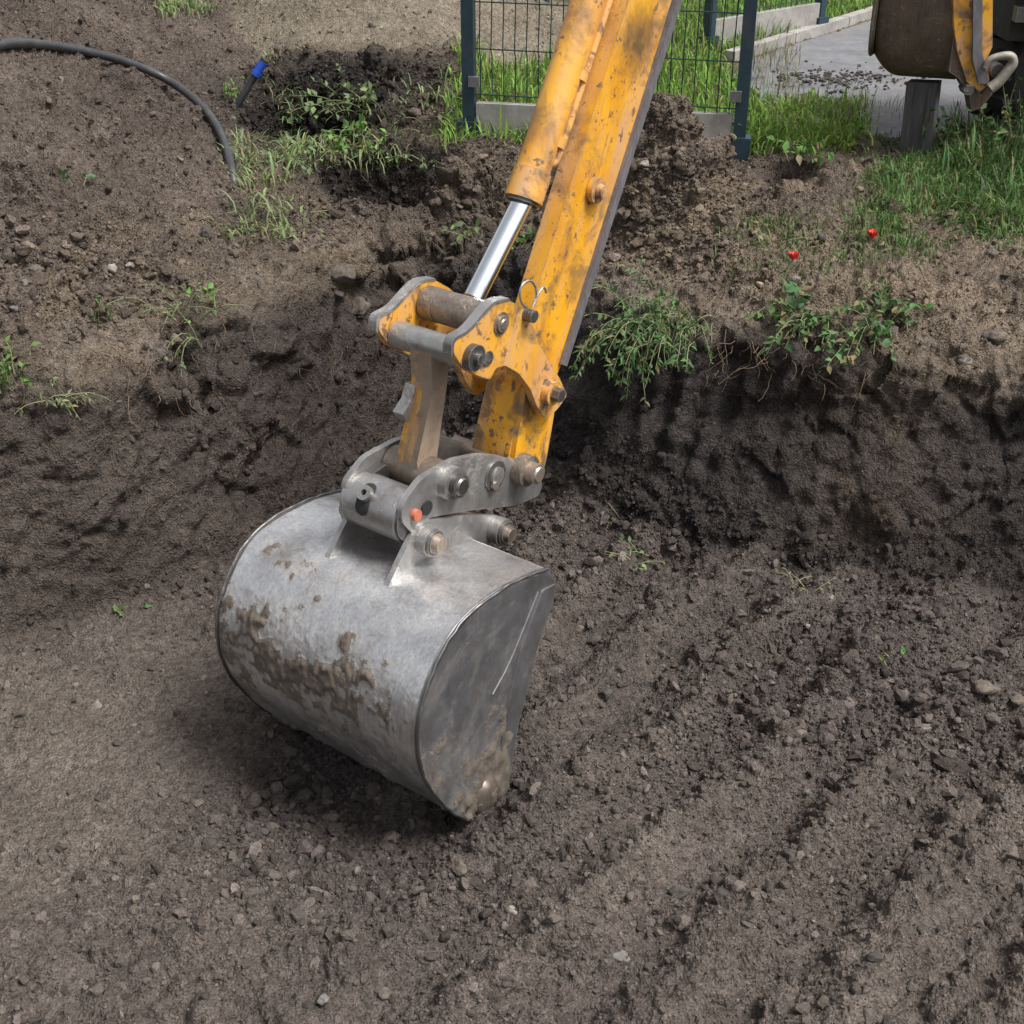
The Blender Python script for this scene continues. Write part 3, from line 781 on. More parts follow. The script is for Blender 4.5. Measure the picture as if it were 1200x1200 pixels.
# single stones and clods big enough to point at: (u, v, radius in px, material, label)
STONES = [
    (793, 1048, 17, 'stone_dark', 'dark rounded clod on the pit floor lower right of the bucket'),
    (1012, 905, 17, 'stone_brown', 'round brown clod alone in the raked furrow at right'),
    (600, 1068, 14, 'stone', 'pale flat stone on the pit floor below the bucket tip'),
    (618, 1040, 14, 'stone_brown', 'tan lump just above the pale flat stone below the bucket'),
    (538, 1018, 15, 'stone_brown', 'fuzzy brown clod with rootlets under the bucket tip'),
    (727, 1124, 13, 'stone_grey', 'grey stone at the bottom edge right of centre'),
    (1150, 806, 21, 'stone_brown', 'largest brown clod in the rubble by the right bank'),
    (1188, 820, 17, 'stone_brown', 'brown clod at the right frame edge beside the largest clod'),
    (1078, 800, 12, 'stone_dark', 'dark clod among the rubble left of the largest clod'),
    (708, 812, 15, 'stone_dark', 'dark clod in a small hollow right of the bucket'),
    (945, 734, 6, 'stone', 'white pebble on the pit floor below the dark bank'),
    (395, 975, 9, 'stone_dark', 'dark clod in the loose soil under the bucket'),
    (133, 315, 11, 'stone', 'pale egg shaped stone at the foot of the spoil heap'),
    (88, 277, 11, 'stone_brown', 'tan stone lying on the spoil heap slope at left'),
    (150, 312, 8, 'stone', 'small pale pebble beside the egg shaped stone'),
    (40, 318, 13, 'stone_brown', 'rounded brown stone on the heap foot at far left'),
    (14, 360, 11, 'stone_grey', 'lowest grey stone at the left frame edge'),
    (28, 332, 11, 'stone_grey', 'grey stone above the lowest stone at left'),
    (238, 275, 14, 'stone_dark', 'dark clod on the heap foot near the trodden grass'),
    (400, 320, 26, 'stone_brown', 'big angular clod on the bank left of the bucket linkage'),
    (418, 362, 18, 'stone_brown', 'second angular clod below the big one left of the linkage'),
    (396, 345, 14, 'stone_dark', 'dark broken clod between the angular clods'),
    (757, 192, 9, 'stone', 'white pebble on the soil mound beside the yellow arm'),
    (764, 277, 6, 'stone', 'small white pebble below the mound right of the arm'),
    (965, 281, 12, 'stone_dark', 'black lump beside the red poppy on the bank top'),
    (932, 328, 8, 'stone', 'pale pebble beside the upright poppy'),
    (1040, 388, 12, 'stone_brown', 'oval brown stone stuck in the right bank'),
    (1165, 395, 20, 'stone_brown', 'long flat brown stone in the right bank near the frame edge'),
    (1130, 422, 12, 'stone_grey', 'grey stone in the pale subsoil of the right bank'),
    (1160, 300, 12, 'stone_brown', 'tan clod on the bare edge below the tall grass'),
    (330, 782, 5, 'stone', 'small pebble beside the left rim of the bucket'),
    (270, 830, 14, 'stone_dark', 'dark crumbled clod at the lower left of the bucket'),
    (138, 872, 8, 'stone_dark', 'small black clod on the smooth floor at left'),
    (225, 857, 11, 'stone_brown', 'flat brown clod on the smooth floor left of the bucket'),
    (232, 943, 11, 'stone_brown', 'brown clod in the middle of the left floor'),
    (245, 992, 13, 'stone_dark', 'dark clod with a torn edge on the left floor'),
    (695, 752, 10, 'stone_dark', 'black clod in the loose earth right of the bucket corner'),
    (378, 1170, 12, 'stone_grey', 'pale grey clod at the bottom edge left of centre'),
    (450, 1165, 13, 'stone_brown', 'brown clod at the bottom edge below the bucket'),
    (845, 1048, 14, 'stone_dark', 'dark clod right of the dark rounded clod'),
    (1180, 998, 16, 'stone_brown', 'brown clod at the right frame edge low down'),
    (1080, 1090, 12, 'stone_dark', 'dark clod in the lower right corner furrow'),
    (925, 1003, 11, 'stone_dark', 'dark clod at the end of the lower furrow'),
]
def stone(u, v, rp, mk, label, flat=0.7):
    k_ = ground_at(u, v); p = FP[k_]; r = rp * .82 * PD[k_] / FOC
    me = clod_mesh('stone', int(u * 7 + v), M[mk], 3, flat)
    for vt in me.vertices: vt.co *= r
    o = bpy.data.objects.new('earth_clod' if mk in ('stone_dark', 'stone_brown') else 'stone', me); COL.objects.link(o)
    o.location = p + nf[k_] * r * 0.12
    o.rotation_euler = (rng.uniform(-.3, .3), rng.uniform(-.3, .3), rng.uniform(0, 6.28))
    tag(o, label, 'clod' if o.name.startswith('earth') else 'stone', 'single stones and clods lying on the earth')
for s_ in STONES: stone(*s_)
stone(1165, 158, 17, 'stone', 'whitish rubble lump under the parked machine among weeds')

# ------------------------------------------------------------------ digger arm, linkage and bucket
A = np.array([0.79756895, -0.60322779, 0.0])          # along the pins and the bucket width
Nn = np.array([0.60322779, 0.79756895, 0.0])          # forward, away from the viewer
AC, HALF = -2.01516, 0.3564

def W3(a, n, z): return A * (AC + a) + Nn * n + np.array([0, 0, z])
def PX(u, v, a):
    """(forward, height) where the sight line meets the upright plane a metres along the pins"""
    dd = rays(u, v); t = (AC + a - CAM @ A) / (dd @ A); q = CAM + t * dd
    return (q @ Nn, q[2])
def PXs(pts, a): return [PX(u, v, a) for u, v in pts]

def rounded(poly, r, seg=4):
    out = []; n = len(poly)
    for i in range(n):
        p0, p, p1 = (np.array(poly[(i + k) % n], float) for k in (-1, 0, 1))
        e0, e1 = p0 - p, p1 - p; l0, l1 = np.linalg.norm(e0), np.linalg.norm(e1)
        rr = min(r, 0.42 * l0, 0.42 * l1)
        a, b = p + e0 / l0 * rr, p + e1 / l1 * rr
        for k in range(seg + 1):
            t = k / seg; out.append((1 - t) ** 2 * a + 2 * t * (1 - t) * p + t * t * b)
    return out

def prism(bm, poly, a0, a1):
    lo = [bm.verts.new(W3(a0, *p)) for p in poly]; hi = [bm.verts.new(W3(a1, *p)) for p in poly]
    n = len(poly)
    bm.faces.new(lo); bm.faces.new(hi[::-1])
    for i in range(n): bm.faces.new((lo[i], hi[i], hi[(i + 1) % n], lo[(i + 1) % n]))

def plate(name, poly, a0, a1, mat, parent, bevel=0.003):
    bm = bmesh.new(); prism(bm, poly, a0, a1)
    return bm_obj(name, bm, mat, parent, bevel)

def pin(name, c, a0, a1, r, mat, parent, bevel=0.004, n=28, cap=None, inner=None):
    bm = bmesh.new(); add_cyl(bm, W3(a0, *c), W3(a1, *c), r, n=n, inner=inner)
    if cap: add_cyl(bm, W3(a1 + .0005, *c), W3(a1 + cap[1], *c), cap[0], cap[0] * .85, n=n)
    return bm_obj(name, bm, mat, parent, bevel)

root = empty('excavator_arm', W3(0, 2.03, 0.0), 'yellow digger arm lowered into the pit with its scuffed steel bucket', 'excavator')

# --- stick
st_l, st_r = np.array(PX(712, 0, .09)), np.array(PX(788, 0, .09))
st_l2, st_r2 = np.array(PX(606, 345, .09)), np.array(PX(660, 424, .09))
dl = (st_l - st_l2); dl /= np.linalg.norm(dl)
EXT = 1.5
def stick_z(uv, a): return [tuple(np.array(PX(u, v, a))) for u, v in uv]
far_l, far_l2 = np.array(PX(716, 0, .034)), np.array(PX(607, 347, .034))
dl = far_l - far_l2; dl /= np.linalg.norm(dl)
st_b = np.array(PX(648, 452, .09))
poly = [tuple(far_l + dl * EXT), tuple(far_l), tuple(far_l2), PX(592, 398, .034), PX(600, 440, .05), tuple(st_b), tuple(st_r2), tuple(st_r), tuple(st_r + dl * EXT)]
stick = plate('stick', poly, .032, .088, M['yellow_stain'], root, 0.009)
nose = [tuple(p) for p in PXs([(594, 405), (573, 446), (560, 500), (553, 535), (562, 570)], -.045)] + [tuple(p) for p in PXs([(622, 585), (638, 545), (646, 500), (652, 462)], .075)]
nose = [tuple(p) for p in nose]
plate('stick_nose', rounded(nose, .02, 3), -.05, .078, M['yellow_worn'], root, 0.006)
plate('nose_cheek', rounded([tuple(p) for p in PXs([(618, 440), (612, 475), (604, 520), (600, 548), (622, 560), (634, 530), (641, 490), (648, 458)], .09)], .012, 3), .0785, .094, M['yellow_worn'], root, 0.003)
# dark steel strip along the underside
e0, e1 = np.array(PX(795, 0, .10)), np.array(PX(661, 428, .10))
dd_ = (e0 - e1) / np.linalg.norm(e0 - e1); nn_ = np.array([-dd_[1], dd_[0]])
if nn_[0] < 0: nn_ = -nn_
w_ = 0.024
plate('edge_strip', [tuple(e1 - nn_ * w_ * .5), tuple(e1 + nn_ * w_ * .55), tuple(e0 + dd_ * EXT + nn_ * w_), tuple(e0 + dd_ * EXT - nn_ * w_ * .2)], .03, .103, M['strip'], root, 0.002)
pin('boss', PX(699, 223, .10), .09, .108, .036, M['yellow_worn'], root, cap=(.02, .018), n=20)
# --- cylinder along the top of the stick
cb, ct = W3(0, *PX(614, 232, 0)), W3(0, *PX(690, 0, 0))
cd_ = (ct - cb) / np.linalg.norm(ct - cb)
bm = bmesh.new(); add_cyl(bm, cb, ct + cd_ * 1.2, .047, n=40)
barrel = bm_obj('cylinder_barrel', bm, M['yellow'], root, .006)
bm = bmesh.new(); add_cyl(bm, cb - cd_ * .006, cb + cd_ * .075, .0525, n=40)
bm_obj('gland_nut', bm, M['yellow_worn'], root, .006)
bm = bmesh.new(); add_cyl(bm, cb - cd_ * .014, cb - cd_ * .004, .043, n=36)
bm_obj('wiper_ring', bm, M['steel_dark'], root, .003)
rp = np.array([*PX(548, 364, 0)])
rod_end = W3(0, *rp)
bm = bmesh.new(); add_cyl(bm, cb - cd_ * .01, rod_end + (cb - rod_end) * .10, .029, n=36)
bm_obj('piston_rod', bm, M['chrome'], root, 0)
# hydraulic pipe clipped along the barrel
side = W3(.062, 0, 0) - W3(0, 0, 0)
perp = np.cross(cd_, A); perp = perp if perp[1] > 0 else -perp
off = A * .034 + perp * .030
q = [cb + cd_ * .10 + A * .022 + perp * .022, cb + cd_ * .14 + off * 1.15, cb + cd_ * .4 + off * 1.15, ct + off * 1.15, ct + cd_ * 1.2 + off * 1.15]
tube('hydraulic_pipe', spline(q, 30), .0105, M['yellow_worn'], root, 10)
for f_ in (.28, .62):
    c_ = cb + (ct - cb) * f_
    bm = bmesh.new(); add_cyl(bm, c_ + off * .8, c_ + off * .8 + cd_ * .028, .026, n=16)
    bm_obj('pipe_clip', bm, M['yellow_worn'], root, .003)

# --- lever plates either side
LT = (2.312, 1.232)      # link tube axis
RP = (2.437, 1.281)      # piston rod pin
LP = (2.648, 1.012)      # lever pivot on the stick
lev = PXs([(527, 412), (529, 398), (545, 386), (572, 357), (592, 350), (612, 362), (622, 384), (628, 402), (652, 442), (661, 462), (650, 478), (636, 490), (626, 476), (618, 455), (604, 436), (588, 427), (577, 430), (571, 444), (558, 440), (540, 432)], .125)
lev = rounded(lev, .012, 3)
plate('lever_plate', lev, .112, .136, M['yellow_worn'], root, .004)
plate('lever_plate', lev, -.136, -.112, M['yellow_worn'], root, .004)
rim = PXs([(524, 414), (527, 396), (545, 384), (572, 354), (592, 348)], .125)
rim2 = [(p[0] + .004, p[1] + .005) for p in rim]
for a0, a1 in ((.110, .138), (-.138, -.110)):
    bm = bmesh.new(); rr_ = spline(rim, 16); r2_ = rr_ + np.array([.006, -.008])
    prism(bm, [tuple(p) for p in rr_] + [tuple(p) for p in r2_[::-1]], a0, a1)
    bm_obj('lever_rim', bm, M['steel'], root, .0015)
pin('link_pin', LT, -.142, .150, .022, M['steel_dark'], root, cap=(.017, .022))
pin('link_tube', LT, -.109, .109, .036, M['steel'], root)
pin('bushing', LT, .136, .158, .034, M['steel_dark'], root, cap=None)
pin('rod_eye', RP, -.060, .060, .045, M['steel_brown'], root)
pin('rod_pin', RP, -.109, .140, .030, M['steel_brown'], root)
pin('spacer_collar', RP, .062, .108, .046, M['steel_brown'], root)
pin('spacer_collar', RP, -.108, -.062, .046, M['steel_brown'], root)
pin('rod_pin_cap', RP, .136, .146, .022, M['pin'], root, cap=(.014, .004))
pin('pivot_pin', LP, -.15, .16, .024, M['yellow_worn'], root)
pin('pivot_collar', LP, .136, .160, .034, M['yellow_worn'], root)
pin('pivot_bolt', LP, .1605, .185, .020, M['steel_dark'], root, n=6)
hole_c = PX(572, 420, .137)
pin('bolt_hole_shade', hole_c, .1365, .139, .020, M['steel_dark'], root, .001)  # dark disc standing in for the shade inside a hole
# cotter pin with its ring clip
cc = PX(614, 368, .13)
pin('lynch_pin', cc, .128, .165, .017, M['steel_dark'], root)
ring_pts = [W3(.165, *PX(620 + 11 * math.cos(t) * (1 if t < 4.2 else .8), 345 + 16 * math.sin(t), .165)) for t in np.linspace(1.9, 7.3, 16)]
tube('ring_clip', spline(ring_pts + [W3(.165, *PX(636, 336, .165)), W3(.165, *PX(640, 343, .165))], 40), .0032, M['steel'], root, 6)

# --- tipping link
CP = (2.250, 0.890)
lk = [(LT[0] - .034, LT[1] - .01), (LT[0] + .034, LT[1] - .01), (LT[0] + .030, LT[1] - .10), (CP[0] + .042, CP[1] + .05), (CP[0] + .03, CP[1] - .02), (CP[0] - .03, CP[1] - .02), (CP[0] - .042, CP[1] + .05), (LT[0] - .034, LT[1] - .12)]
bm = bmesh.new(); prism(bm, lk, -.036, .034)
bm_obj('tipping_link', bm, M['link_paint'], root, .006)
hk = PXs([(487, 452), (494, 450), (500, 462), (487, 484), (487, 498), (477, 494), (472, 486), (482, 470)], -.02)
plate('link_lug', hk, -.055, -.02, M['steel'], root, .003)
web = PXs([(487, 480), (504, 455), (504, 540), (488, 545), (489, 510), (476, 492)], -.02)
plate('link_web', web, -.05, -.035, M['steel_brown'], root, .003)
pin('link_foot_tube', CP, -.085, .085, .050, M['steel_brown'], root)

# --- quick coupler between stick and bucket
coup = empty('quick_coupler', W3(0, 0, 0))
bpy.data.objects.remove(coup)
cpl = PXs([(468, 610), (470, 590), (492, 560), (530, 538), (560, 532), (580, 533), (606, 540), (626, 552), (634, 566), (630, 580), (612, 588), (600, 592), (545, 598), (500, 606), (484, 628)], .10)
cpl = rounded(cpl, .02, 3)
cside = plate('coupler_side_plate', cpl, .088, .106, M['steel'], root, .004)
plate('coupler_side_plate', cpl, -.106, -.088, M['steel'], root, .004)
CB = (2.120, 0.838)
# barrel-shaped front housing with its slot
bm = bmesh.new(); NSEG = 40; R0 = .072
add_cyl(bm, W3(-.094, *CB), W3(.086, *CB), R0, n=44)
hous = bm_obj('coupler_housing', bm, M['steel'], root, .005)
pin('housing_lip', CB, .086, .096, .066, M['steel_dark'], root)
pin('housing_collar', CB, -.098, -.088, .074, M['steel'], root)
# black sheet painted in for the slot's shaded opening, with the locking nut
f = np.array([-0.80, 0.60]); f = f / np.linalg.norm(f)
sc_ = np.array(CB) + f * (R0 + .0015)
sdirn = np.array([-f[1], f[0]])
def on_house(a, s, h=0.0):                    # wraps a point onto the housing: along pins a, round it s, proud by h
    th = math.atan2(f[1], f[0]) + s / R0
    return W3(a, CB[0] + (R0 + h) * math.cos(th), CB[1] + (R0 + h) * math.sin(th))
bm = bmesh.new(); rows_ = []
for s_ in np.linspace(-.047, .047, 25):
    o_ = max(0.0, abs(s_) - .025); hw = math.sqrt(max(.022 ** 2 - o_ ** 2, 1e-7))
    rows_.append([bm.verts.new(on_house(-.022 + q_ * hw, s_, .0016)) for q_ in (-1, 1)])
for r0_, r1_ in zip(rows_[:-1], rows_[1:]): bm.faces.new((r0_[0], r0_[1], r1_[1], r1_[0]))
bm_obj('slot_shade', bm, M['black'], root, 0)
nut0, nut1 = on_house(-.020, -.012, -.02), on_house(-.020, -.012, .016)
bm = bmesh.new(); add_cyl(bm, nut0, nut1, .021, n=24, inner=.009)
bm_obj('lock_nut', bm, M['steel'], root, .002)
# flat top bridge joining the housing to the side plates
br = [(CB[0] - .02, CB[1] + .066), (CB[0] + .07, CB[1] + .075), (CB[0] + .24, CB[1] - .035), (CB[0] + .24, CB[1] - .055), (CB[0] + .06, CB[1] - .06)]
plate('coupler_bridge', br, -.086, -.060, M['steel_dark'], root, .003)
pin('coupler_pin_boss', CP, .1065, .130, .046, M['steel'], root)
pin('coupler_pin', CP, -.13, .150, .031, M['steel_dark'], root, cap=(.026, .006))
AP = (2.545, 0.785)
pin('stick_pin_boss', (2.56, .80), .1065, .142, .046, M['steel_brown'], root)
pin('stick_pin', (2.56, .80), -.13, .172, .030, M['pin'], root, cap=(.024, .006))
pin('pin_flange', (2.445, .826), .1065, .112, .044, M['steel_dark'], root)
pin('flange_bolt', (2.445, .826), .1125, .120, .026, M['steel'], root, .002)
pin('flange_stud', (2.43, .805), .1125, .124, .012, M['pin'], root, .002, 14)
pin('safety_cap', PX(484, 602, .10), .097, .118, .0155, M['orange'], root, .003)
pin('housing_stud', PX(497, 594, .10), .097, .112, .020, M['black'], root, .003)
pin('coupler_pin_end', (2.14, .80), -.150, -.107, .028, M['pin'], root, .004)
pin('left_rear_stud', PX(443, 533, -.12), -.135, -.107, .018, M['pin'], root, .003)

# --- bucket
prof = [(2.343, .670), (2.270, .690), (2.193, .705), (2.120, .7115), (2.053, .711), (1.975, .696), (1.918, .665), (1.868, .615), (1.835, .565), (1.812, .51), (1.804, .45), (1.806, .385), (1.825, .31), (1.862, .228), (1.93, .115), (2.019, .008), (2.055, -.035)]
pr = spline(prof, 120)
seglen = np.concatenate([[0], np.cumsum(np.linalg.norm(np.diff(pr, axis=0), axis=1))])
pr = np.stack([np.interp(np.linspace(0, seglen[-1], 170), seglen, pr[:, k_]) for k_ in (0, 1)], -1)
tg = np.gradient(pr, axis=0); tg /= np.linalg.norm(tg, axis=1)[:, None]
no = np.stack([tg[:, 1], -tg[:, 0]], -1)
if no[80, 0] > 0: no = -no
NA = 180
av = np.linspace(-HALF + .004, HALF - .004, NA)
bucket = empty('bucket', (0, 0, 0)); bucket.parent = root; bucket.name = 'bucket'

def shell_sheet(offs, mudamp):
    AA, SS = np.meshgrid(av, np.arange(len(pr)), indexing='ij')
    base = pr[SS] + no[SS] * offs
    V = A * (AC + AA)[..., None] + Nn * base[..., 0:1] + np.array([0, 0, 1.0]) * base[..., 1:2]
    V = V.reshape(-1, 3).astype(np.float32)
    s_rel = (SS / len(pr)).ravel(); a_rel = (AA / HALF).ravel()
    nz = fbm(V, 9, 4, 201, .6); nz2 = fbm(V, 30, 3, 203)
    band = np.exp(-0.5 * ((s_rel - 0.52) / 0.075) ** 2) * (0.75 + .3 * (a_rel < .45)) * (a_rel < .75) + 0.9 * sstep(.72, 1.0, s_rel) + .55 * np.exp(-0.5 * ((s_rel - 0.33) / 0.03) ** 2) * (np.abs(a_rel + .45) < .2)
    mud = np.clip(band * 0.74 + 0.64 * nz + 0.38 * nz2 - 0.05 + .10 * sstep(.4, .7, s_rel), 0, 1) * sstep(.12, .38, s_rel)
    nrm3 = (Nn * no[SS][..., 0:1] + np.array([0, 0, 1.0]) * no[SS][..., 1:2]).reshape(-1, 3)
    dent = 0.003 * fbm(V, 5, 2, 207)
    h = dent + mudamp * (np.clip(mud - .38, 0, 1) * .012 * (1 + .8 * nz2) + np.clip(mud - .45, 0, 1) * .008 * fbm(V, 60, 2, 209))
    return V + nrm3 * h[:, None], mud
Vo, mudo = shell_sheet(0.0, 1.0)
Vi, mudi = shell_sheet(-0.014, 0.0)
ii = np.arange(NA * len(pr)).reshape(NA, len(pr))
Fq = np.stack([ii[:-1, :-1], ii[1:, :-1], ii[1:, 1:], ii[:-1, 1:]], -1).reshape(-1, 4)
nV = len(Vo)
rimF = []
for lst in (ii[:, 0], ii[:, -1], ii[0, :], ii[-1, :]):
    a_, b_ = lst[:-1], lst[1:]
    rimF.append(np.stack([a_, b_, b_ + nV, a_ + nV], -1))
Fall = np.vstack([Fq, Fq[:, ::-1] + nV] + rimF)
shell = arr_mesh('bucket_shell', np.vstack([Vo, Vi]), Fall, M['bucket'], bucket, attrs=[('mud', 'FLOAT', np.concatenate([mudo, mudi + .5]).astype(np.float32))])

front = PXs([(555, 966), (575, 962), (587, 945), (590, 905), (596, 865), (605, 830), (626, 755), (645, 700), (648, 680)], HALF)
front = [np.array(p) for p in front]
back = [np.array(p) for p in pr[::5]] + [pr[-1]]
outline = [tuple(p) for p in back] + [tuple(p) for p in front[1:]]
def bucket_side(a0, a1, visible):
    # dense flat sheet so that dried mud can lie on it with thickness
    nb = 60
    bk = spline([pr[int(i)] for i in np.linspace(0, len(pr) - 1, 30)], nb)
    fr = spline([front[-1], front[-2], front[-3], front[-4], front[-5], front[-6], front[-7], front[-8], front[0]], nb)
    T = np.linspace(0, 1, 44)
    G = bk[:, None, :] * (1 - T)[None, :, None] + fr[:, None, :] * T[None, :, None]
    sgn = 1 if a1 > 0 else -1
    aout, ain = (a1, a0) if sgn > 0 else (a0, a1)
    V0 = (A * (AC + aout) + Nn * G[..., 0:1] + np.array([0, 0, 1.0]) * G[..., 1:2]).reshape(-1, 3)
    nz = fbm(V0.astype(np.float32), 9, 4, 231, .6); nz2 = fbm(V0.astype(np.float32), 32, 3, 233)
    zz = V0[:, 2]
    mud = np.clip(sstep(.50, .08, zz) * .62 + .50 * nz + .42 * nz2 + .08, 0, 1)
    V0 = V0 + sgn * A * (np.clip(mud - .42, 0, 1) * .016 * (1 + nz2))[:, None]
    V1 = (A * (AC + ain) + Nn * G[..., 0:1] + np.array([0, 0, 1.0]) * G[..., 1:2]).reshape(-1, 3)
    jj = np.arange(nb * 44).reshape(nb, 44)
    F = np.stack([jj[:-1, :-1], jj[1:, :-1], jj[1:, 1:], jj[:-1, 1:]], -1).reshape(-1, 4)
    m = len(V0); rf = []
    for lst in (jj[:, 0], jj[:, -1], jj[0, :], jj[-1, :]):
        rf.append(np.stack([lst[:-1], lst[1:], lst[1:] + m, lst[:-1] + m], -1))
    F = np.vstack([F, F[:, ::-1] + m] + rf)
    if sgn > 0: F = F[:, ::-1]
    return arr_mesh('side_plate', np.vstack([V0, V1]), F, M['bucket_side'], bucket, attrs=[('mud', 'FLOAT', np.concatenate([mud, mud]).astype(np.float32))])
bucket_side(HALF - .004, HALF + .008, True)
bucket_side(-HALF - .008, -HALF + .004, False)
# bright worn rim where shell and side meet
def rim_bar(a):
    pts = [W3(a, *(p + n_ * .001)) for p, n_ in zip(pr[::3], no[::3])]
    pts = [p + rng.normal(0, .0008, 3) for p in pts]
    tube('weld_rim', spline(pts, 160), .0042 + .0012 * fbm(np.arange(160)[:, None] * np.array([[.11, .0, .0]]), 1.0, 2, 5), M['steel_dark'], bucket, 6)
rim_bar(HALF + .006); rim_bar(-HALF - .006)
# raised wear strip and weld bead on the side plate
bead = [W3(HALF + .0095, *PX(u, v, HALF)) for u, v in [(627, 692), (610, 735), (592, 778), (574, 812)]]
tube('weld_bead', spline(bead, 24), .0030, M['bucket_side'], bucket, 6)
plate('side_cutter', rounded(PXs([(648, 682), (644, 704), (626, 757), (603, 850), (594, 905), (580, 905), (588, 835), (606, 760), (632, 690)], HALF), .01), HALF + .0082, HALF + .0125, M['bucket_side'], bucket, .002)
# worn rounded corner at the tip
bm = bmesh.new(); bmesh.ops.create_uvsphere(bm, u_segments=28, v_segments=18, radius=1.0)
ctip = np.array(PX(566, 930, HALF))
for v_ in bm.verts:
    c_ = np.array(v_.co); w_n = W3(HALF - .018 + c_[0] * .052, ctip[0] + c_[1] * .060, ctip[1] + c_[2] * .070)
    v_.co = w_n + A * .012 * perlin(w_n[None].astype(np.float32), 18, 77)[0]
bm_obj('corner_tooth', bm, M['steel_brown'], bucket, 0)
# cutting lip
lp = pr[-14:]
bm = bmesh.new(); prism(bm, [tuple(p + n_ * .006) for p, n_ in zip(lp[::3], no[-14::3])] + [tuple(p - n_ * .02) for p, n_ in zip(lp[::-3], no[-14:][::-3])], -HALF, HALF - .072)
bm_obj('cutting_lip', bm, M['dark_mud'], bucket, .003)
# two mounting ears with pins
ear = [(1.985, .695), (2.03, .745), (2.085, .800), (2.115, .820), (2.15, .822), (2.30, .765), (2.40, .722), (2.465, .69), (2.475, .655), (2.46, .63), (2.40, .62), (2.343, .655), (2.19, .695)]
for a0, a1 in ((.098, .114), (-.114, -.098)):
    plate('ear', rounded(ear, .016, 3), a0, a1, M['steel'], bucket, .003)
for c, nm in (((2.135, .775), 'ear_pin'), ((2.437, .660), 'ear_pin')):
    pin('pin_boss', c, .1145, .146, .040, M['steel'], bucket)
    pin(nm, c, -.165, .158, .028, M['pin'], bucket, cap=(.024, .016), n=20)
    pin('pin_boss', c, -.146, -.1145, .040, M['steel'], bucket)
    pin('pin_ring', c, .147, .154, .034, M['steel_dark'], bucket, .001)

# ------------------------------------------------------------------ hose and pipe
def gz(u, v, lift=0.0):
    k_ = ground_at(u, v); return FP[k_] + np.array([0, 0, lift])
def gxy(px_, py_, lift):
    k_ = np.argmin((FP[:, 0] - px_) ** 2 + (FP[:, 1] - py_) ** 2); return FP[k_] + np.array([0, 0, lift])
h0_ = gz(0, 60, .03)
dh_ = h0_ - gz(60, 62, .03); dh_[2] *= .3; dh_ /= np.linalg.norm(dh_)
hp_ = [gxy(h0_[0] - 1.9, h0_[1] - .25, -.04), h0_ + dh_ * .7, h0_, gz(60, 62, .03), gz(130, 76, .035), gz(190, 104, .05), gz(235, 138, .06), gz(258, 168, .05), gz(270, 196, .02), gz(276, 222, -.06)]
hose = tube('water_pipe', spline(hp_, 80), .019, M['hose'], None, 16)
tag(hose, 'black plastic water pipe curving down over the spoil heap', 'pipe')
pr_ = empty('pipe_stub', gz(276, 128), 'short dark pipe with bright blue cap sticking out of the ground', 'pipe')
b0 = gz(276, 128)
t_ = (2.5 - 0) ; dcap = rays(303, 82); tcap = (b0[1] + .02) / dcap[1]; b1 = CAM + dcap * tcap
b1 = np.array(b1); dv = (b1 - b0) / np.linalg.norm(b1 - b0)
tube('stub', [b0 - dv * .12, b0, b1], .0165, M['hose'], pr_, 14)
bm = bmesh.new(); add_cyl(bm, b1 - dv * .025, b1 + dv * .045, .022, n=12)
add_cyl(bm, b1 - dv * .030, b1 - dv * .010, .0255, n=12)
bm_obj('blue_cap', bm, M['blue'], pr_, .003)
bm = bmesh.new(); add_cyl(bm, b1 + dv * .046, b1 + dv * .060, .019, n=12)
bm_obj('cap_ring', bm, M['black'], pr_, .002)

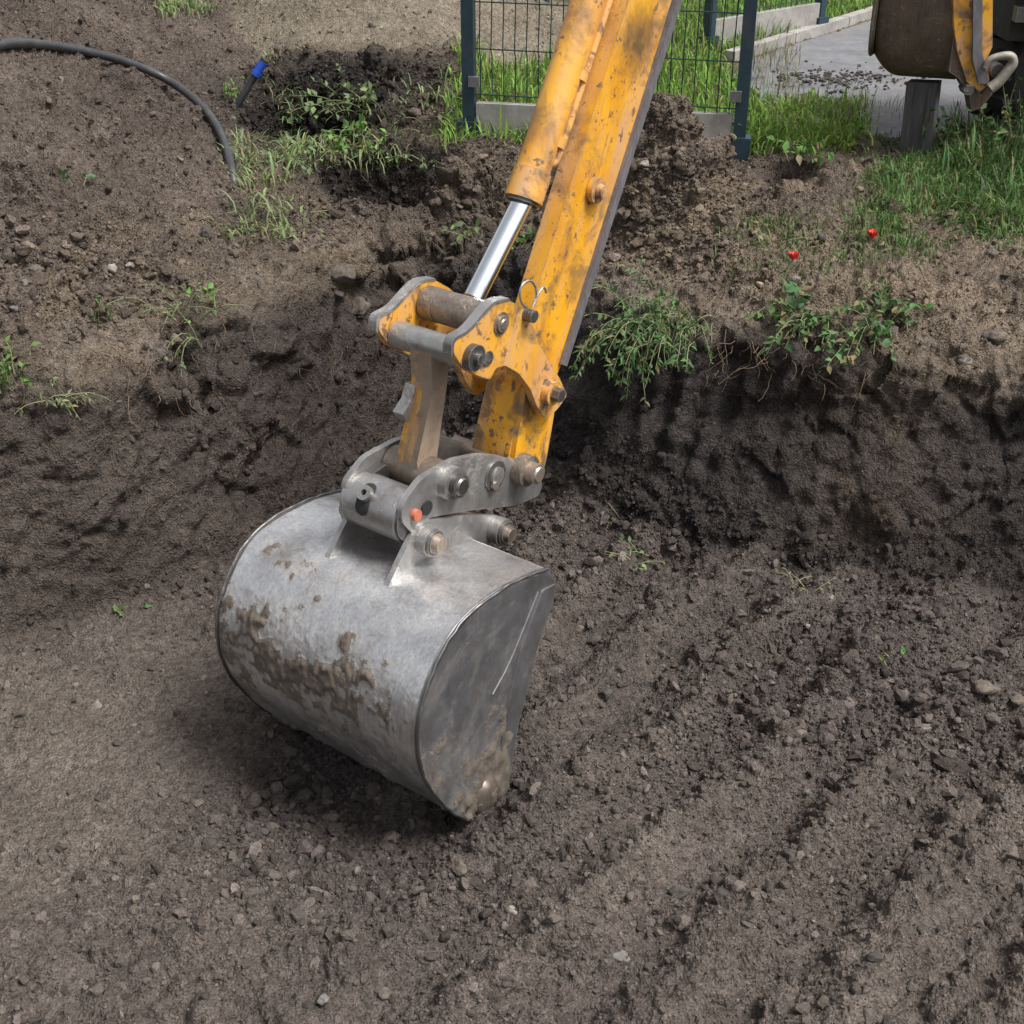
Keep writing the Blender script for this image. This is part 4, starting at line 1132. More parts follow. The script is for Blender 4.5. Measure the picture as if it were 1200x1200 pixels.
# ------------------------------------------------------------------ fences
WIRE_V = None
def box(bm, c, ax, ay, az, sx, sy, sz):
    c = np.asarray(c, float); vs = []
    for k_ in range(8):
        vs.append(bm.verts.new(c + ax * sx * (.5 if k_ & 1 else -.5) + ay * sy * (.5 if k_ & 2 else -.5) + az * sz * (.5 if k_ & 4 else -.5)))
    for f_ in ((0, 1, 3, 2), (4, 6, 7, 5), (0, 4, 5, 1), (2, 3, 7, 6), (0, 2, 6, 4), (1, 5, 7, 3)): bm.faces.new([vs[i] for i in f_])
UP = np.array([0, 0, 1.0])
def fence(p0, p1, label, h=1.35, plinth=.22, posts=(True, True), rows=7, clamps=True, step=.052, drop=.03):
    p0, p1 = np.array(p0, float), np.array(p1, float)
    dx = (p1 - p0); L = np.linalg.norm(dx[:2]); ax = np.array([dx[0], dx[1], 0]) / L; ay = np.array([-ax[1], ax[0], 0])
    r = empty('fence', p0, label, 'fence')
    zs = lambda s: p0[2] + (p1[2] - p0[2]) * s / L
    for on, s in zip(posts, (0, L)):
        if on:
            c = p0 + ax * s; c[2] = zs(s)
            bm = bmesh.new(); box(bm, c + UP * (h / 2 - .06), ax, ay, UP, .056, .056, h + .12)
            po = bm_obj('post', bm, M['fence'], r, .004)
            bm = bmesh.new(); box(bm, c + UP * (h + .007), ax, ay, UP, .062, .062, .012); bm_obj('post_cap', bm, M['fence'], po, .003)
            bm = bmesh.new(); box(bm, c + UP * .03, ax, ay, UP, .105, .085, .14); bm_obj('post_foot', bm, M['fence'], po, .004)
            if clamps:
                for zz in (.28, .78):
                    bm = bmesh.new(); box(bm, c + UP * zz - ay * .032 + ax * (.03 if s == 0 else -.03), ax, ay, UP, .05, .02, .045)
                    bm_obj('clamp', bm, M['strip'], po, .003)
    m = (p0 + p1) / 2
    n_ = max(1, int(round(L / 1.3)))
    for i in range(n_):
        s0, s1 = L * i / n_ + .035, L * (i + 1) / n_ - .035 if i == n_ - 1 else L * (i + 1) / n_ - .004
        c = p0 + ax * (s0 + s1) / 2; c[2] = zs((s0 + s1) / 2) + plinth / 2 - drop
        bm = bmesh.new(); box(bm, c, ax, ay, UP, s1 - s0, .045, plinth)
        bm_obj('plinth_panel', bm, M['concrete'], r, .005)
    me_v = None
    nv = int(L / step)
    zig = [0, .0]
    for i in range(1, nv):
        s = L * i / nv; b = p0 + ax * s; zb_ = zs(s) + plinth - drop
        if me_v is None:
            pts = [(0, 0, 0)]
            for row in range(rows):
                zz = .03 + row * .2
                pts += [(0, 0, zz - .03)] if row else []
                pts += [(-.022 * ay[0] * (row % 2 == 1), -.022 * ay[1] * (row % 2 == 1), zz)]
            pts += [(0, 0, h - plinth)]
            V, F = tube_arr(np.array(pts, float), .0027, 4)
            ow = arr_mesh('wire', V + np.array([0, 0, 0]), [f_ if len(set(f_)) == 4 else f_ for f_ in F if len(set(f_)) == 4], M['wire'])
            me_v = ow.data; ow.parent = r
        else:
            ow = bpy.data.objects.new('wire', me_v); COL.objects.link(ow); ow.parent = r
        ow.location = (b[0] - p0[0], b[1] - p0[1], zb_ - p0[2])
    for row in range(rows):
        zz = .03 + row * .2
        if zz > h - plinth: break
        s0, s1 = .02, L - .02
        q0_ = p0 + ax * s0; q0_[2] = zs(s0) + plinth - drop + zz; q1_ = p0 + ax * s1; q1_[2] = zs(s1) + plinth - drop + zz
        tube('cross_wire', [q0_ - ay * .004, q1_ - ay * .004], .0033, M['wire'], r, 5)
    return r
pA, pB = on_z(551, 166, 1.0), on_z(864, 186, 0.985)
fence(pA, pB, 'near wire mesh fence bay with concrete plinth behind the yellow arm')
pC, pD = on_z(829, 62, 1.0), on_z(958, 38, 1.0)
dCD = (pD - pC)
fence(pC, pD, 'wire mesh fence along the driveway kerb with grey plinth', clamps=False, posts=(True, True))
pE = pC + np.array([-1.05, .55, 0]); pF = pC + np.array([-2.3, 1.1, 0])
pE[2] = pF[2] = 1.0
pG = on_z(634, 12, 1.03)
fence(pG + np.array([-.9, .28, 0]), pG, 'farthest mesh fence bay behind the grass at the top edge', clamps=False, posts=(True, True))

# ------------------------------------------------------------------ driveway and kerb
e = (KERB_B - KERB_A) / np.linalg.norm(KERB_B - KERB_A); en = np.array([e[1], -e[0]])
nu, nv_ = 60, 60
S, Tt = np.meshgrid(np.linspace(0.0, 1.0, nu), np.linspace(0, 1, nv_), indexing='ij')
far_d = KERB_A[None, None] + e * (S * 16.0 - 1.4)[..., None] + en * (.05 + Tt * 7.0)[..., None]
keep = np.maximum(far_d[..., 1], 6.05 + .12 * np.sin(far_d[..., 0] * 7) + .06 * np.sin(far_d[..., 0] * 17))
far_d[..., 1] = keep
far_d[..., 0] = np.maximum(far_d[..., 0], 1.30 + .05 * np.sin(far_d[..., 1] * 9))
V = np.concatenate([far_d, np.full((*far_d.shape[:2], 1), .998)], -1).reshape(-1, 3)
V[:, 2] += .006 * perlin(V.astype(np.float32), 1.2, 301)
jj = np.arange(nu * nv_).reshape(nu, nv_)
F = np.stack([jj[:-1, :-1], jj[:-1, 1:], jj[1:, 1:], jj[1:, :-1]], -1).reshape(-1, 4)
tag(arr_mesh('driveway', V, F, M['asphalt']), kind='structure')
kr = empty('kerb', (*KERB_A, 1.0)); tag(kr, kind='structure')
for i in range(1, 9):
    s0 = i * .8 + .15; c = np.array([*(KERB_A + e * (s0 + .4)), 1.01])
    bm = bmesh.new(); box(bm, c, np.array([*e, 0]), np.array([*en, 0]), UP, .79, .075, .10)
    bm_obj('kerb_stone', bm, M['concrete'], kr, .006)

def spilled_dirt():
    V_, F_ = [], []
    src = clod_mesh('spill_shape', 77, None, 1, .6); sv = np.array([v.co[:] for v in src.vertices]); sf = np.array([p.vertices[:] for p in src.polygons])
    for i in range(420):
        u = rng.normal(985, 42); v = 93 + rng.normal(0, 5) - abs(u - 985) * .06 if rng.uniform() < .7 else rng.normal(97, 9)
        p = on_z(u, v, 1.0); r_ = .007 * rng.uniform(.05, 1) ** (-.45)
        a_ = rng.uniform(0, 6.28); rot = np.array([[math.cos(a_), -math.sin(a_), 0], [math.sin(a_), math.cos(a_), 0], [0, 0, 1]])
        F_ += (sf + len(V_)).tolist(); V_ += list(sv * r_ @ rot.T + p + UP * r_ * .2)
    o = arr_mesh('spilled_dirt', np.array(V_), np.array(F_), M['stone_dark'], smooth=False)
    tag(o, 'dark crumbs of dirt spilled across the asphalt driveway', 'dirt', kind='stuff')
spilled_dirt()

# ------------------------------------------------------------------ timber post and parked machine at the upper right
pb = on_z(1073, 190, .985); 
pt_d = rays(1083, 95); tt = (pb[1] + .02) / pt_d[1]; ptp = CAM + pt_d * tt
post = empty('post', pb, 'dark weathered square post standing under the muddy bucket', 'post')
az = (ptp - pb) / np.linalg.norm(ptp - pb); ax_ = np.array([.88, -.47, 0]); ax_ -= az * (ax_ @ az); ax_ /= np.linalg.norm(ax_); ay_ = np.cross(az, ax_)
Lp = np.linalg.norm(ptp - pb)
bm = bmesh.new(); box(bm, pb + az * (Lp / 2 - .06), ax_, ay_, az, .13, .10, Lp + .12)
bm_obj('square_beam', bm, M['timber'], post, .006)
fc = -ay_ if (ay_[1] > 0) else ay_
for o_ in (-.046, .046):
    bm = bmesh.new(); box(bm, pb + az * (Lp / 2 - .03) + fc * .052 + ax_ * o_, ax_, ay_, az, .034, .008, Lp + .02)
    bm_obj('flange_strip', bm, M['timber'], post, .003)

YB = float(ptp[1])
def at_y(u, v, yy):
    dd = rays(u, v); return CAM + dd * (yy / dd[1])
mach = empty('parked_machine', at_y(1150, 120, YB), 'parked yellow digger with dark muddy bucket cut off by the top right corner', 'digger')
# bucket: curved dark shell seen from its back
c0 = at_y(1052, 86, YB); c1 = at_y(1138, 92, YB)
zbm = ptp[2] + .012
prof2 = spline([(-.13, .62), (-.155, .42), (-.15, .22), (-.12, .09), (-.06, .022), (.02, .002), (.12, .0), (.26, .03)], 40)
def turn(P_):
    P_ = np.array(P_, float); c_, s_ = math.cos(-.34), math.sin(-.34); q_ = P_ - np.array([MX, YB, 0]); o_ = P_.copy()
    o_[..., 0] = MX + c_ * q_[..., 0] - s_ * q_[..., 1]; o_[..., 1] = YB + s_ * q_[..., 0] + c_ * q_[..., 1]; return o_
MX = float(at_y(1085, 60, YB)[0])
def shell2(x0, x1, name, mat, off=0., sq=0.0):
    nA = 34; X_ = np.linspace(x0, x1, nA); V = []
    for q_, xx in enumerate(X_):
        edge_ = sq * max(0, 1 - (xx - x0) / .12) ** 2
        for (yy, zz) in prof2:
            V.append((xx + 0.0, YB + yy + off + edge_ * .03, zbm + zz + edge_ * .085 * max(0, 1 - zz / .34)))
    V = turn(np.array(V)); V += (.004 * fbm(V.astype(np.float32), 14, 3, 401))[:, None] * np.array([0, -1, 0])
    m_ = len(prof2); j2 = np.arange(nA * m_).reshape(nA, m_)
    F = np.stack([j2[:-1, :-1], j2[:-1, 1:], j2[1:, 1:], j2[1:, :-1]], -1).reshape(-1, 4)
    o = arr_mesh(name, V, F, mat, mach)
    sm = o.modifiers.new('thickness', 'SOLIDIFY'); sm.thickness = .016; sm.offset = -1
    return o
xl, xr = at_y(1040, 40, YB - .14)[0], at_y(1136, 60, YB - .14)[0]
shell2(xl, xr, 'bucket_shell', M['dark_mud'], 0, 1.0)
def slab_x(name, poly, x0, x1, mat, bevel=.003):
    bm = bmesh.new(); lo = [bm.verts.new(turn((x0, p[0], p[1]))) for p in poly]; hi = [bm.verts.new(turn((x1, p[0], p[1]))) for p in poly]
    bm.faces.new(lo); bm.faces.new(hi[::-1]); n = len(poly)
    for i in range(n): bm.faces.new((lo[i], hi[i], hi[(i + 1) % n], lo[(i + 1) % n]))
    return bm_obj(name, bm, mat, mach, bevel)
lift_ = lambda z_: z_ + .085 * max(0, 1 - z_ / .34)
endp = [(YB + p[0] - .004, zbm + lift_(p[1])) for p in prof2[::3]] + [(YB + .34, zbm + .1), (YB + .30, zbm + .62)]
slab_x('end_plate', endp, xl - .018, xl + .0, M['dark_mud'])
tube('rusty_rim', [turn((xl - .012, YB + p[0] - .006, zbm + lift_(p[1]))) for p in prof2], .008, M['steel_brown'], mach, 8)
# yellow arm side standing beside the bucket, tapering to its foot
def face_poly(name, uv, yy, th, mat, bevel=.004):
    pts = [at_y(u, v, yy) for u, v in uv]
    bm = bmesh.new(); lo = [bm.verts.new(p) for p in pts]; hi = [bm.verts.new(p + np.array([0, th, 0])) for p in pts]
    n = len(pts); bm.faces.new(lo); bm.faces.new(hi[::-1])
    for i in range(n): bm.faces.new((lo[i], hi[i], hi[(i + 1) % n], lo[(i + 1) % n]))
    return bm_obj(name, bm, mat, mach, bevel)
ya = YB - .20
face_poly('arm_side', [(1114, -120), (1165, -120), (1163, 55), (1156, 70), (1160, 98), (1148, 108), (1133, 96), (1122, 60), (1118, 30)], ya, .06, M['yellow_worn'])
face_poly('grey_bar', [(1142, -120), (1153, -120), (1151, 60), (1156, 84), (1159, 98), (1147, 98), (1140, 70)], ya - .02, .018, M['strip'])
face_poly('arm_foot', [(1118, 40), (1126, 72), (1138, 98), (1150, 112), (1160, 100), (1163, 110), (1150, 126), (1139, 130), (1136, 112), (1124, 92), (1112, 84)], ya + .015, .08, M['dark_mud'])
hook = spline([at_y(u, v, ya - .03) for u, v in [(1160, 104), (1170, 96), (1180, 84), (1187, 74), (1184, 66), (1172, 66), (1160, 70), (1154, 80)]], 40)
tube('lifting_hook', hook, np.concatenate([np.linspace(.024, .020, 20), np.linspace(.020, .012, 20)]), M['hook'], mach, 12)
bm = bmesh.new(); pc_ = at_y(1167, 82, ya + .03); add_cyl(bm, pc_ - np.array([0, .03, 0]), pc_ + np.array([0, .05, 0]), .03, n=18); bm_obj('hook_pin', bm, M['steel_dark'], mach, .004)
bm = bmesh.new(); pc_ = at_y(1133, 104, ya); add_cyl(bm, pc_ - np.array([0, .03, 0]), pc_ + np.array([0, .05, 0]), .022, n=6); bm_obj('foot_bolt', bm, M['steel_dark'], mach, .003)
# chassis, axle housing and wheel in the dark behind
xc = at_y(1160, 60, YB + .1)[0]
bm = bmesh.new(); box(bm, (xc + .72, YB + .42, 1.98), np.array([1., 0, 0]), np.array([0, 1., 0]), UP, 1.4, .9, .95); bm_obj('chassis', bm, M['black'], mach, .02)
for zz, hh_ in ((1.62, .06), (1.78, .05)):
    bm = bmesh.new(); box(bm, (xc + .62, YB - .06, zz), np.array([1., 0, 0]), np.array([0, 1., 0]), UP, 1.2, .05, hh_); bm_obj('frame_rail', bm, M['steel_dark'], mach, .006)
for k_ in range(3):
    tube('hydraulic_hose', spline([(xc + .05 + .06 * k_, YB - .04, 1.9), (xc + .08 + .05 * k_, YB - .1, 1.66), (xc + .16 + .06 * k_, YB - .06, 1.5), (xc + .3, YB + .1, 1.45)], 20), .013, M['black'], mach, 8)
wc = np.array([xc + .42, YB + .32, 1.36]); wr = .40
bm = bmesh.new()
ringp = [(0.15, wr * .55), (.15, wr * .80), (.135, wr * .93), (.10, wr), (-.10, wr), (-.135, wr * .93), (-.15, wr * .80), (-.15, wr * .55)]
nw = 48; grid_ = []
axw = np.array([.35, -.94, 0]); axp = np.array([.94, .35, 0])
for i in range(nw):
    t = 2 * math.pi * i / nw
    grid_.append([bm.verts.new(wc + axw * a_ + r_ * (math.cos(t) * axp + math.sin(t) * UP)) for a_, r_ in ringp])
for i in range(nw):
    for j in range(len(ringp)):
        k2 = (j + 1) % len(ringp)
        bm.faces.new((grid_[i][j], grid_[(i + 1) % nw][j], grid_[(i + 1) % nw][k2], grid_[i][k2]))
wheel = bm_obj('wheel_tyre', bm, M['black'], mach, .004)
bm = bmesh.new()
for i in range(22):
    t = 2 * math.pi * i / 22
    rd = math.cos(t) * axp + math.sin(t) * UP; tg_ = -math.sin(t) * axp + math.cos(t) * UP
    for sd in (-1, 1):
        box(bm, wc + rd * (wr + .012) + axw * sd * .07 + tg_ * sd * .015, axw, tg_ * .9 + axw * .4 * sd, rd, .13, .04, .035)
bm_obj('tread', bm, M['black'], wheel, 0)
bm = bmesh.new(); add_cyl(bm, wc - axw * .10, wc + axw * .10, wr * .56, n=32); bm_obj('rim', bm, M['yellow_worn'], wheel, .01)

# ------------------------------------------------------------------ grass
def blades(name, label, pick, hmin, hmax, tint, width=.0032, lean=.55, jitter=.03, flop=0.0):
    n = len(pick)
    p = FP[pick].astype(float) + np.concatenate([rng.normal(0, jitter, (n, 2)), np.full((n, 1), -.01)], 1)
    h = rng.uniform(hmin, hmax, n) * rng.uniform(.6, 1.0, n)
    az = rng.uniform(0, 2 * math.pi, n); ln = np.abs(rng.normal(0, lean, n)) + flop
    dr = np.stack([np.cos(az), np.sin(az), np.zeros(n)], -1); wd = np.stack([-np.sin(az), np.cos(az), np.zeros(n)], -1) 
    wd = wd * np.cos(rng.uniform(0, 1.2, n))[:, None]
    w = width * rng.uniform(.7, 1.5, n)
    ts = [0, .35, .7, 1.0]; V = []
    for k_, t in enumerate(ts):
        ang = ln * (t ** 1.2) * 1.35
        c = p + dr * (h * t * np.sin(ang))[:, None] + UP * (h * t * np.cos(ang))[:, None]
        ww = (w * (1, .95, .65, 0)[k_])[:, None]
        V += [c - wd * ww, c + wd * ww] if k_ < 3 else [c]
    V = np.stack(V, 1).reshape(-1, 3)
    b = (np.arange(n) * 7)[:, None]
    F = np.concatenate([b + np.array([[0, 1, 3, 2]]), b + np.array([[2, 3, 5, 4]]), b + np.array([[4, 5, 6, 6]])], 0)
    tr = np.concatenate([b + np.array([[0, 1, 3]]), b + np.array([[0, 3, 2]]), b + np.array([[2, 3, 5]]), b + np.array([[2, 5, 4]]), b + np.array([[4, 5, 6]])], 0)
    t0 = np.array(tint) * rng.uniform(.6, 1.4, (n, 1)) * (1 + rng.normal(0, .10, (n, 3)))
    yel = rng.uniform(size=n) < .13
    t0[yel] = np.array([.20, .165, .075]) * rng.uniform(.7, 1.2, (yel.sum(), 1))
    o = arr_mesh(name, V, tr, M['leaf'], attrs=[('tint', 'FLOAT_COLOR', np.repeat(np.clip(t0, .005, .6), 7, 0))])
    tag(o, label, 'grass', kind='stuff')

patch = np.clip(.5 + 1.2 * fbm(pf, 2.8, 2, 501), 0, 1.4)
offdrive = (1 - drive) * (y > 3.8)
def inpx(u0, u1, v0, v1, soft=18):
    return sstep(u0 - soft, u0 + soft, PU) * sstep(u1 + soft, u1 - soft, PU) * sstep(v0 - soft, v0 + soft, PV) * sstep(v1 + soft, v1 - soft, PV)
behind = (y > 5.75)
g_right = area * ((PU > 985) & (PU < 1290)) * sstep(1000, 1090, PU + .3 * (PV - 200)) * sstep(150, 180, PV) * sstep(305, 262, PV) * (GD.ravel() > .8) * offdrive * patch
blades('grass', 'dark green grass growing along the bank edge at the right', pick_pts(27000, g_right), .025, .105, (.080, .150, .040), lean=1.15)
g_tall = area * sstep(1100, 1150, PU) * (PU < 1300) * sstep(145, 165, PV) * sstep(260, 205, PV) * offdrive
blades('tall_grass', 'tall dark weedy grass in front of the parked machine', pick_pts(4500, g_tall), .07, .24, (.056, .112, .030), width=.0045, lean=.8)
ks = kerb_side(x, y)
g_fence = area * (y > 5.9) * ((ks < -.06) | (x < 1.26)) * (x > -.30) * (x < 3.0) * (1 - sandm) * (y < 11)
blades('lawn', 'bright green grass growing behind the mesh fence', pick_pts(23000, g_fence), .05, .20, (.150, .265, .045), width=.0052, lean=.7)
g_bed = area * inpx(872, 1010, 122, 172, 10) * (y > 5.4)
blades('roadside_grass', 'yellowish green weeds and grass beside the near fence post', pick_pts(5200, g_bed), .03, .11, (.175, .280, .042), width=.0055, lean=.95)
g_edge = area * inpx(880, 930, 60, 120, 8) * (y > 5.6) + area * inpx(950, 1050, 120, 150, 8) * .6
blades('tuft_grass', 'thin seeding grass tufts at the edge of the driveway', pick_pts(420, g_edge), .08, .24, (.20, .205, .11), width=.0024, lean=.6)
g_ridge = area * (inpx(270, 470, 165, 195, 8) * patch * .9 + inpx(255, 340, 205, 275, 12) * .6 * patch + inpx(420, 540, 90, 165, 12) * patch * .22 + inpx(310, 370, 70, 140, 12) * .3 * patch + inpx(180, 250, 0, 14, 6)) * (y < 8)
blades('flattened_grass', 'trampled grass lying along the trench edge below the sand heap', pick_pts(3300, g_ridge), .04, .14, (.180, .235, .095), width=.0042, lean=.7, flop=.35)
g_lip = area * (inpx(780, 1120, 285, 330, 12) * .25 * patch + inpx(1000, 1110, 235, 300, 15) * .7 * patch + inpx(850, 960, 255, 285, 8) * .6)
blades('sparse_grass', 'sparse low grass on the bare top of the right bank', pick_pts(1500, g_lip), .025, .085, (.095, .140, .045), width=.0032, lean=.8)

# ------------------------------------------------------------------ weeds: each clump a thing with stems and leaves
def weed(u, v, label, stems=8, length=.18, lean=.6, droop=.0, leaf=.022, tint=(.06, .12, .03), group=None, dens=9, dirv=None, spread=.02, wleaf=.32, name='weed'):
    k_ = ground_at(u, v); p = FP[k_].astype(float)
    r = empty(name, p, label, 'plant', group)
    SV, SF, LV, LF, LT_ = [], [], [], [], []
    nb_ = 0
    for i in range(stems):
        az = rng.uniform(0, 2 * math.pi); l = length * rng.uniform(.55, 1.1)
        dr = np.array([math.cos(az), math.sin(az), 0])
        if dirv is not None: dr = dr * .45 + np.asarray(dirv) * rng.uniform(.5, 1.1)
        d0_ = UP * (1 - droop * .6) + dr * lean * rng.uniform(.5, 1.3); d0_ /= np.linalg.norm(d0_)
        pts = [p + np.append(rng.normal(0, spread, 2), -.012)]
        cur = d0_.copy()
        for s_ in range(8):
            pts.append(pts[-1] + cur * l / 8)
            cur = cur + np.array([0, 0, -droop * .42]) + rng.normal(0, .09, 3); cur /= np.linalg.norm(cur)
        pts = np.array(pts)
        V, F = tube_arr(pts, np.linspace(.0026, .0011, len(pts)), 4)
        SF += [tuple(np.array(f_) + len(SV)) for f_ in F if len(set(f_)) == 4]; SV += list(V)
        nl = max(3, int(dens * l / .18))
        for t in rng.uniform(.15, 1.0, nl):
            i0 = min(int(t * 8), 7); fr = t * 8 - i0
            b = pts[i0] * (1 - fr) + pts[i0 + 1] * fr; tdir = pts[i0 + 1] - pts[i0]; tdir /= np.linalg.norm(tdir)
            ld = rng.normal(0, 1, 3); ld -= tdir * (ld @ tdir); ld /= np.linalg.norm(ld)
            ld = ld * .9 + tdir * .55 + np.array([0, 0, -.25 * droop]); ld /= np.linalg.norm(ld)
            sz = leaf * rng.uniform(.55, 1.25); wv = np.cross(ld, rng.normal(0, 1, 3) * .5 + UP); wv /= np.linalg.norm(wv) + 1e-9; nv2 = np.cross(wv, ld)
            b0_ = len(LV)
            LV += [b, b + ld * sz * .40 + wv * sz * wleaf + nv2 * sz * .07, b + ld * sz * .40 - wv * sz * wleaf + nv2 * sz * .07, b + ld * sz * .45,
                   b + ld * sz * .78 + wv * sz * wleaf * .55 - nv2 * sz * .02, b + ld * sz * .78 - wv * sz * wleaf * .55 - nv2 * sz * .02, b + ld * sz * 1.05 - nv2 * sz * .16]
            LF += [(b0_, b0_ + 1, b0_ + 3), (b0_, b0_ + 3, b0_ + 2), (b0_ + 1, b0_ + 4, b0_ + 3), (b0_ + 2, b0_ + 3, b0_ + 5), (b0_ + 3, b0_ + 4, b0_ + 6), (b0_ + 3, b0_ + 6, b0_ + 5)]
            tc = np.array(tint) * rng.uniform(.6, 1.45) * (1 + rng.normal(0, .08, 3))
            if rng.uniform() < .13: tc = np.array([.20, .165, .075]) * rng.uniform(.6, 1.2)
            LT_ += [tc] * 7
    arr_mesh('stems', np.array(SV), np.array(SF), M['stem'], r)
    arr_mesh('leaves', np.array(LV), np.array(LF), M['leaf'], r, attrs=[('tint', 'FLOAT_COLOR', np.clip(np.array(LT_), .004, .6))])
    return r
G1 = (.070, .135, .045); G2 = (.125, .180, .075); G3 = (.165, .195, .10); G4 = (.105, .205, .045)
TC = np.array([-.25, -.97, 0])
WEEDS = [
    (770, 385, 'big tangle of uprooted weeds hanging over the dark bank right of the arm', dict(stems=60, length=.34, lean=.8, droop=.62, leaf=.030, tint=G1, dens=12, wleaf=.20, dirv=TC * 1.0 + np.array([-.25, 0, 0]), spread=.07)),
    (812, 372, 'thin pale weeds trailing at the right side of the big tangle', dict(stems=12, length=.26, lean=.6, droop=.6, leaf=.014, tint=G2, dens=7, dirv=TC, spread=.05, wleaf=.2)),
    (955, 378, 'leafy weed hanging over the dark clod in the right bank', dict(stems=14, length=.28, lean=.6, droop=.6, leaf=.030, tint=G1, dens=12, dirv=TC, spread=.04)),
    (938, 385, 'dry pale weed stalks hanging left of the leafy weed', dict(stems=8, length=.22, lean=.5, droop=.5, leaf=.012, tint=G3, dirv=TC, spread=.04, wleaf=.2)),
    (1030, 362, 'green weed with bunched leaves on the right bank edge', dict(stems=10, length=.15, lean=.7, droop=.2, leaf=.040, tint=G1, spread=.03)),
    (1022, 395, 'slender weed dangling down the face of the right bank', dict(stems=9, length=.30, lean=.4, droop=.7, leaf=.032, tint=(.07, .145, .05), dirv=TC, spread=.02, dens=12)),
    (1072, 378, 'tiny bluish green sprig on the right bank', dict(stems=4, length=.05, lean=.9, leaf=.03, tint=(.07, .13, .06))),
    (905, 372, 'bright green seedling at the foot of the upright poppy', dict(stems=4, length=.05, lean=1.0, leaf=.034, tint=G4)),
    (240, 355, 'small bright green sprig on the left bank', dict(stems=5, length=.09, lean=.6, leaf=.032, tint=G4)),
    (215, 362, 'pale rooty weed lying over the left bank edge', dict(stems=12, length=.22, lean=.9, droop=.45, leaf=.018, tint=G2, dirv=TC * .6 + np.array([.5, 0, 0]), spread=.06, wleaf=.25)),
    (236, 405, 'long single weed runner hanging down the left wall', dict(stems=4, length=.30, lean=.2, droop=.75, leaf=.020, tint=G2, dirv=TC, dens=6, spread=.008)),
    (120, 378, 'curly green weed clump on the upper left bank', dict(stems=10, length=.10, lean=.6, leaf=.022, tint=(.08, .15, .05), spread=.02)),
    (82, 214, 'small two leaved weed on the spoil heap slope', dict(stems=4, length=.07, lean=.7, leaf=.034, tint=(.06, .12, .05))),
    (12, 448, 'green weed at the left frame edge on the bank', dict(stems=12, length=.15, lean=.7, leaf=.030, tint=G4, spread=.03)),
    (55, 470, 'pale wilted weed trailing down the bank at far left', dict(stems=9, length=.2, lean=.9, droop=.6, leaf=.02, tint=G3, dirv=np.array([.7, -.7, 0]), spread=.03, wleaf=.25)),
    (740, 655, 'low weed sprig in the loose earth right of the coupler', dict(stems=8, length=.13, lean=1.0, droop=.35, leaf=.026, tint=G2, spread=.04, wleaf=.25)),
    (715, 615, 'dry pale stalk tuft above the low sprig in the loose earth', dict(stems=8, length=.13, lean=.9, droop=.2, leaf=.014, tint=(.16, .15, .09), spread=.03, wleaf=.2)),
    (935, 690, 'faint dry sprig on the pit floor under the dark bank', dict(stems=6, length=.10, lean=1.0, droop=.3, leaf=.016, tint=G3, spread=.03, wleaf=.2)),
    (1042, 764, 'tiny bright green seedling on the right pit floor', dict(stems=3, length=.03, lean=.9, leaf=.022, tint=(.08, .25, .05))),
    (150, 717, 'small green sprig at the foot of the left wall', dict(stems=5, length=.05, lean=1.2, leaf=.026, tint=(.09, .17, .06))),
    (345, 155, 'weed hanging into the deep hole below the sand heap', dict(stems=8, length=.25, lean=.7, droop=.6, leaf=.032, tint=G1, dirv=np.array([.2, -.9, 0]), spread=.05)),
    (430, 128, 'bushy wilted weed on the dark bank under the sand heap', dict(stems=16, length=.26, lean=.8, droop=.4, leaf=.038, tint=G2, dirv=np.array([-.6, -.7, 0]), spread=.08)),
    (412, 175, 'leafy weed heap at the trench rim left of the fence', dict(stems=16, length=.22, lean=.9, droop=.4, leaf=.036, tint=G4, spread=.07)),
    (520, 140, 'wilted weed lying beside the left fence post', dict(stems=14, length=.2, lean=1.0, droop=.5, leaf=.034, tint=G2, spread=.08)),
    (480, 178, 'flattened weed strip end near the left fence post', dict(stems=10, length=.18, lean=1.2, droop=.5, leaf=.028, tint=G2, spread=.08)),
    (320, 190, 'wilted green weed beside the end of the black pipe', dict(stems=14, length=.2, lean=1.1, droop=.4, leaf=.03, tint=G2, spread=.08)),
    (325, 265, 'pale flattened weed on the slope below the pipe end', dict(stems=16, length=.18, lean=1.3, droop=.6, leaf=.026, tint=G3, spread=.08, wleaf=.22)),
    (548, 275, 'small weed beside the chrome piston rod', dict(stems=6, length=.14, lean=.8, droop=.2, leaf=.036, tint=G2, spread=.03)),
    (605, 290, 'green weed between piston rod and yellow arm', dict(stems=6, length=.12, lean=.8, leaf=.04, tint=G4, spread=.03)),
    (262, 118, 'yellow green weed at the base of the capped pipe stub', dict(stems=8, length=.16, lean=.8, leaf=.03, tint=G4, spread=.05)),
    (945, 185, 'leafy weed on the rim of the small hole by the fence', dict(stems=9, length=.17, lean=.7, droop=.3, leaf=.045, tint=G4, spread=.04)),
    (1000, 170, 'low weed on dark soil left of the square post', dict(stems=8, length=.12, lean=.9, leaf=.036, tint=(.10, .15, .03), spread=.05)),
    (1110, 175, 'bushy weed at the foot of the square post', dict(stems=18, length=.22, lean=.6, leaf=.032, tint=(.05, .11, .03), spread=.08)),
    (1165, 190, 'tall leafy weed under the parked machine', dict(stems=16, length=.36, lean=.5, leaf=.034, tint=(.05, .10, .028), spread=.09)),
    (870, 268, 'low pale weed on the soil right of the mound', dict(stems=9, length=.12, lean=1.2, droop=.4, leaf=.024, tint=G3, spread=.06)),
]
for u, v, lb, kw in WEEDS: weed(u, v, lb, **kw)

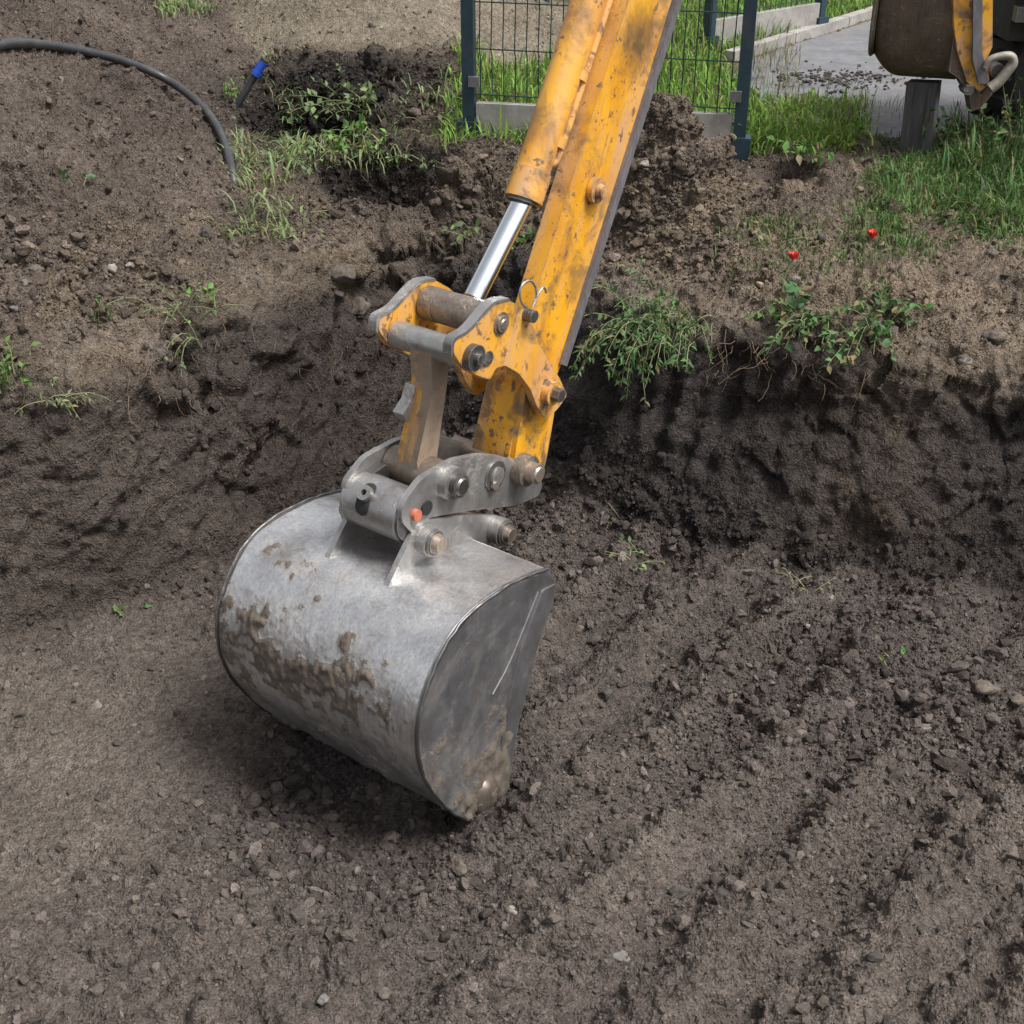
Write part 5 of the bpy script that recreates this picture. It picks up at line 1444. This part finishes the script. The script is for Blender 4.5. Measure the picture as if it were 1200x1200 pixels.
def poppy(u, v, label, h, tilt):
    k_ = ground_at(u, v); p = FP[k_].astype(float)
    r = empty('poppy', p, label, 'flower')
    tp = p + UP * h + np.array(tilt)
    tube('stem', spline([p - UP * .01, p + UP * h * .5 + np.array(tilt) * .2, tp], 10), .0035, M['stem'], r, 5)
    for i in range(4):
        az = i * math.pi / 2 + .4; bm = bmesh.new(); dr = np.array([math.cos(az), math.sin(az), 0]); sd = np.array([-math.sin(az), math.cos(az), 0])
        g = []
        for a_ in range(4):
            t = a_ / 3; row = []
            for b_ in (-1, 0, 1):
                row.append(bm.verts.new(tp + dr * .015 * t + UP * (.020 * t * t + .006 * abs(b_) * t + rng.normal(0, .0015)) + sd * b_ * .015 * math.sin(math.pi * (.15 + .6 * t))))
            g.append(row)
        for a_ in range(3):
            for b_ in range(2): bm.faces.new((g[a_][b_], g[a_][b_ + 1], g[a_ + 1][b_ + 1], g[a_ + 1][b_]))
        bm_obj('petal', bm, M['poppy'], r, 0)
    return r
poppy(916, 345, 'red poppy on an upright pale stem over the right bank', .125, (.03, .01, 0))
poppy(1015, 290, 'red poppy lying low beside the black lump on the bank top', .045, (.01, -.015, 0))
weed(918, 372, 'broad leaved plant below the red poppy on the bank face', stems=9, length=.13, lean=.5, droop=.15, leaf=.05, tint=(.065, .135, .06), spread=.012, wleaf=.28)

# rootlets dangling from the turf line
def roots():
    V_, F_ = [], []
    for _ in range(170):
        if rng.uniform() < .55: u, v = rng.uniform(820, 1060), rng.uniform(370, 440)
        else: u, v = rng.uniform(20, 460), rng.uniform(340, 470)
        k_ = ground_at(u, v); p = FP[k_].astype(float) + nf[k_] * .004
        l = rng.uniform(.04, .16); cur = nf[k_] * .5 + np.array([rng.normal(0, .5), -.2, -.5]); pts = [p]
        for s_ in range(7):
            cur = cur / np.linalg.norm(cur); pts.append(pts[-1] + cur * l / 7); cur = cur + rng.normal(0, .35, 3) + np.array([0, 0, -.12])
        V, F = tube_arr(np.array(pts), np.linspace(.0017, .0007, 8), 3)
        F_ += [tuple(np.array(f_) + len(V_)) for f_ in F if len(set(f_)) == 4]; V_ += list(V)
    tag(arr_mesh('rootlets', np.array(V_), np.array(F_), M['root']), 'fine dry rootlets sticking out of the cut banks', 'roots', kind='stuff')
roots()
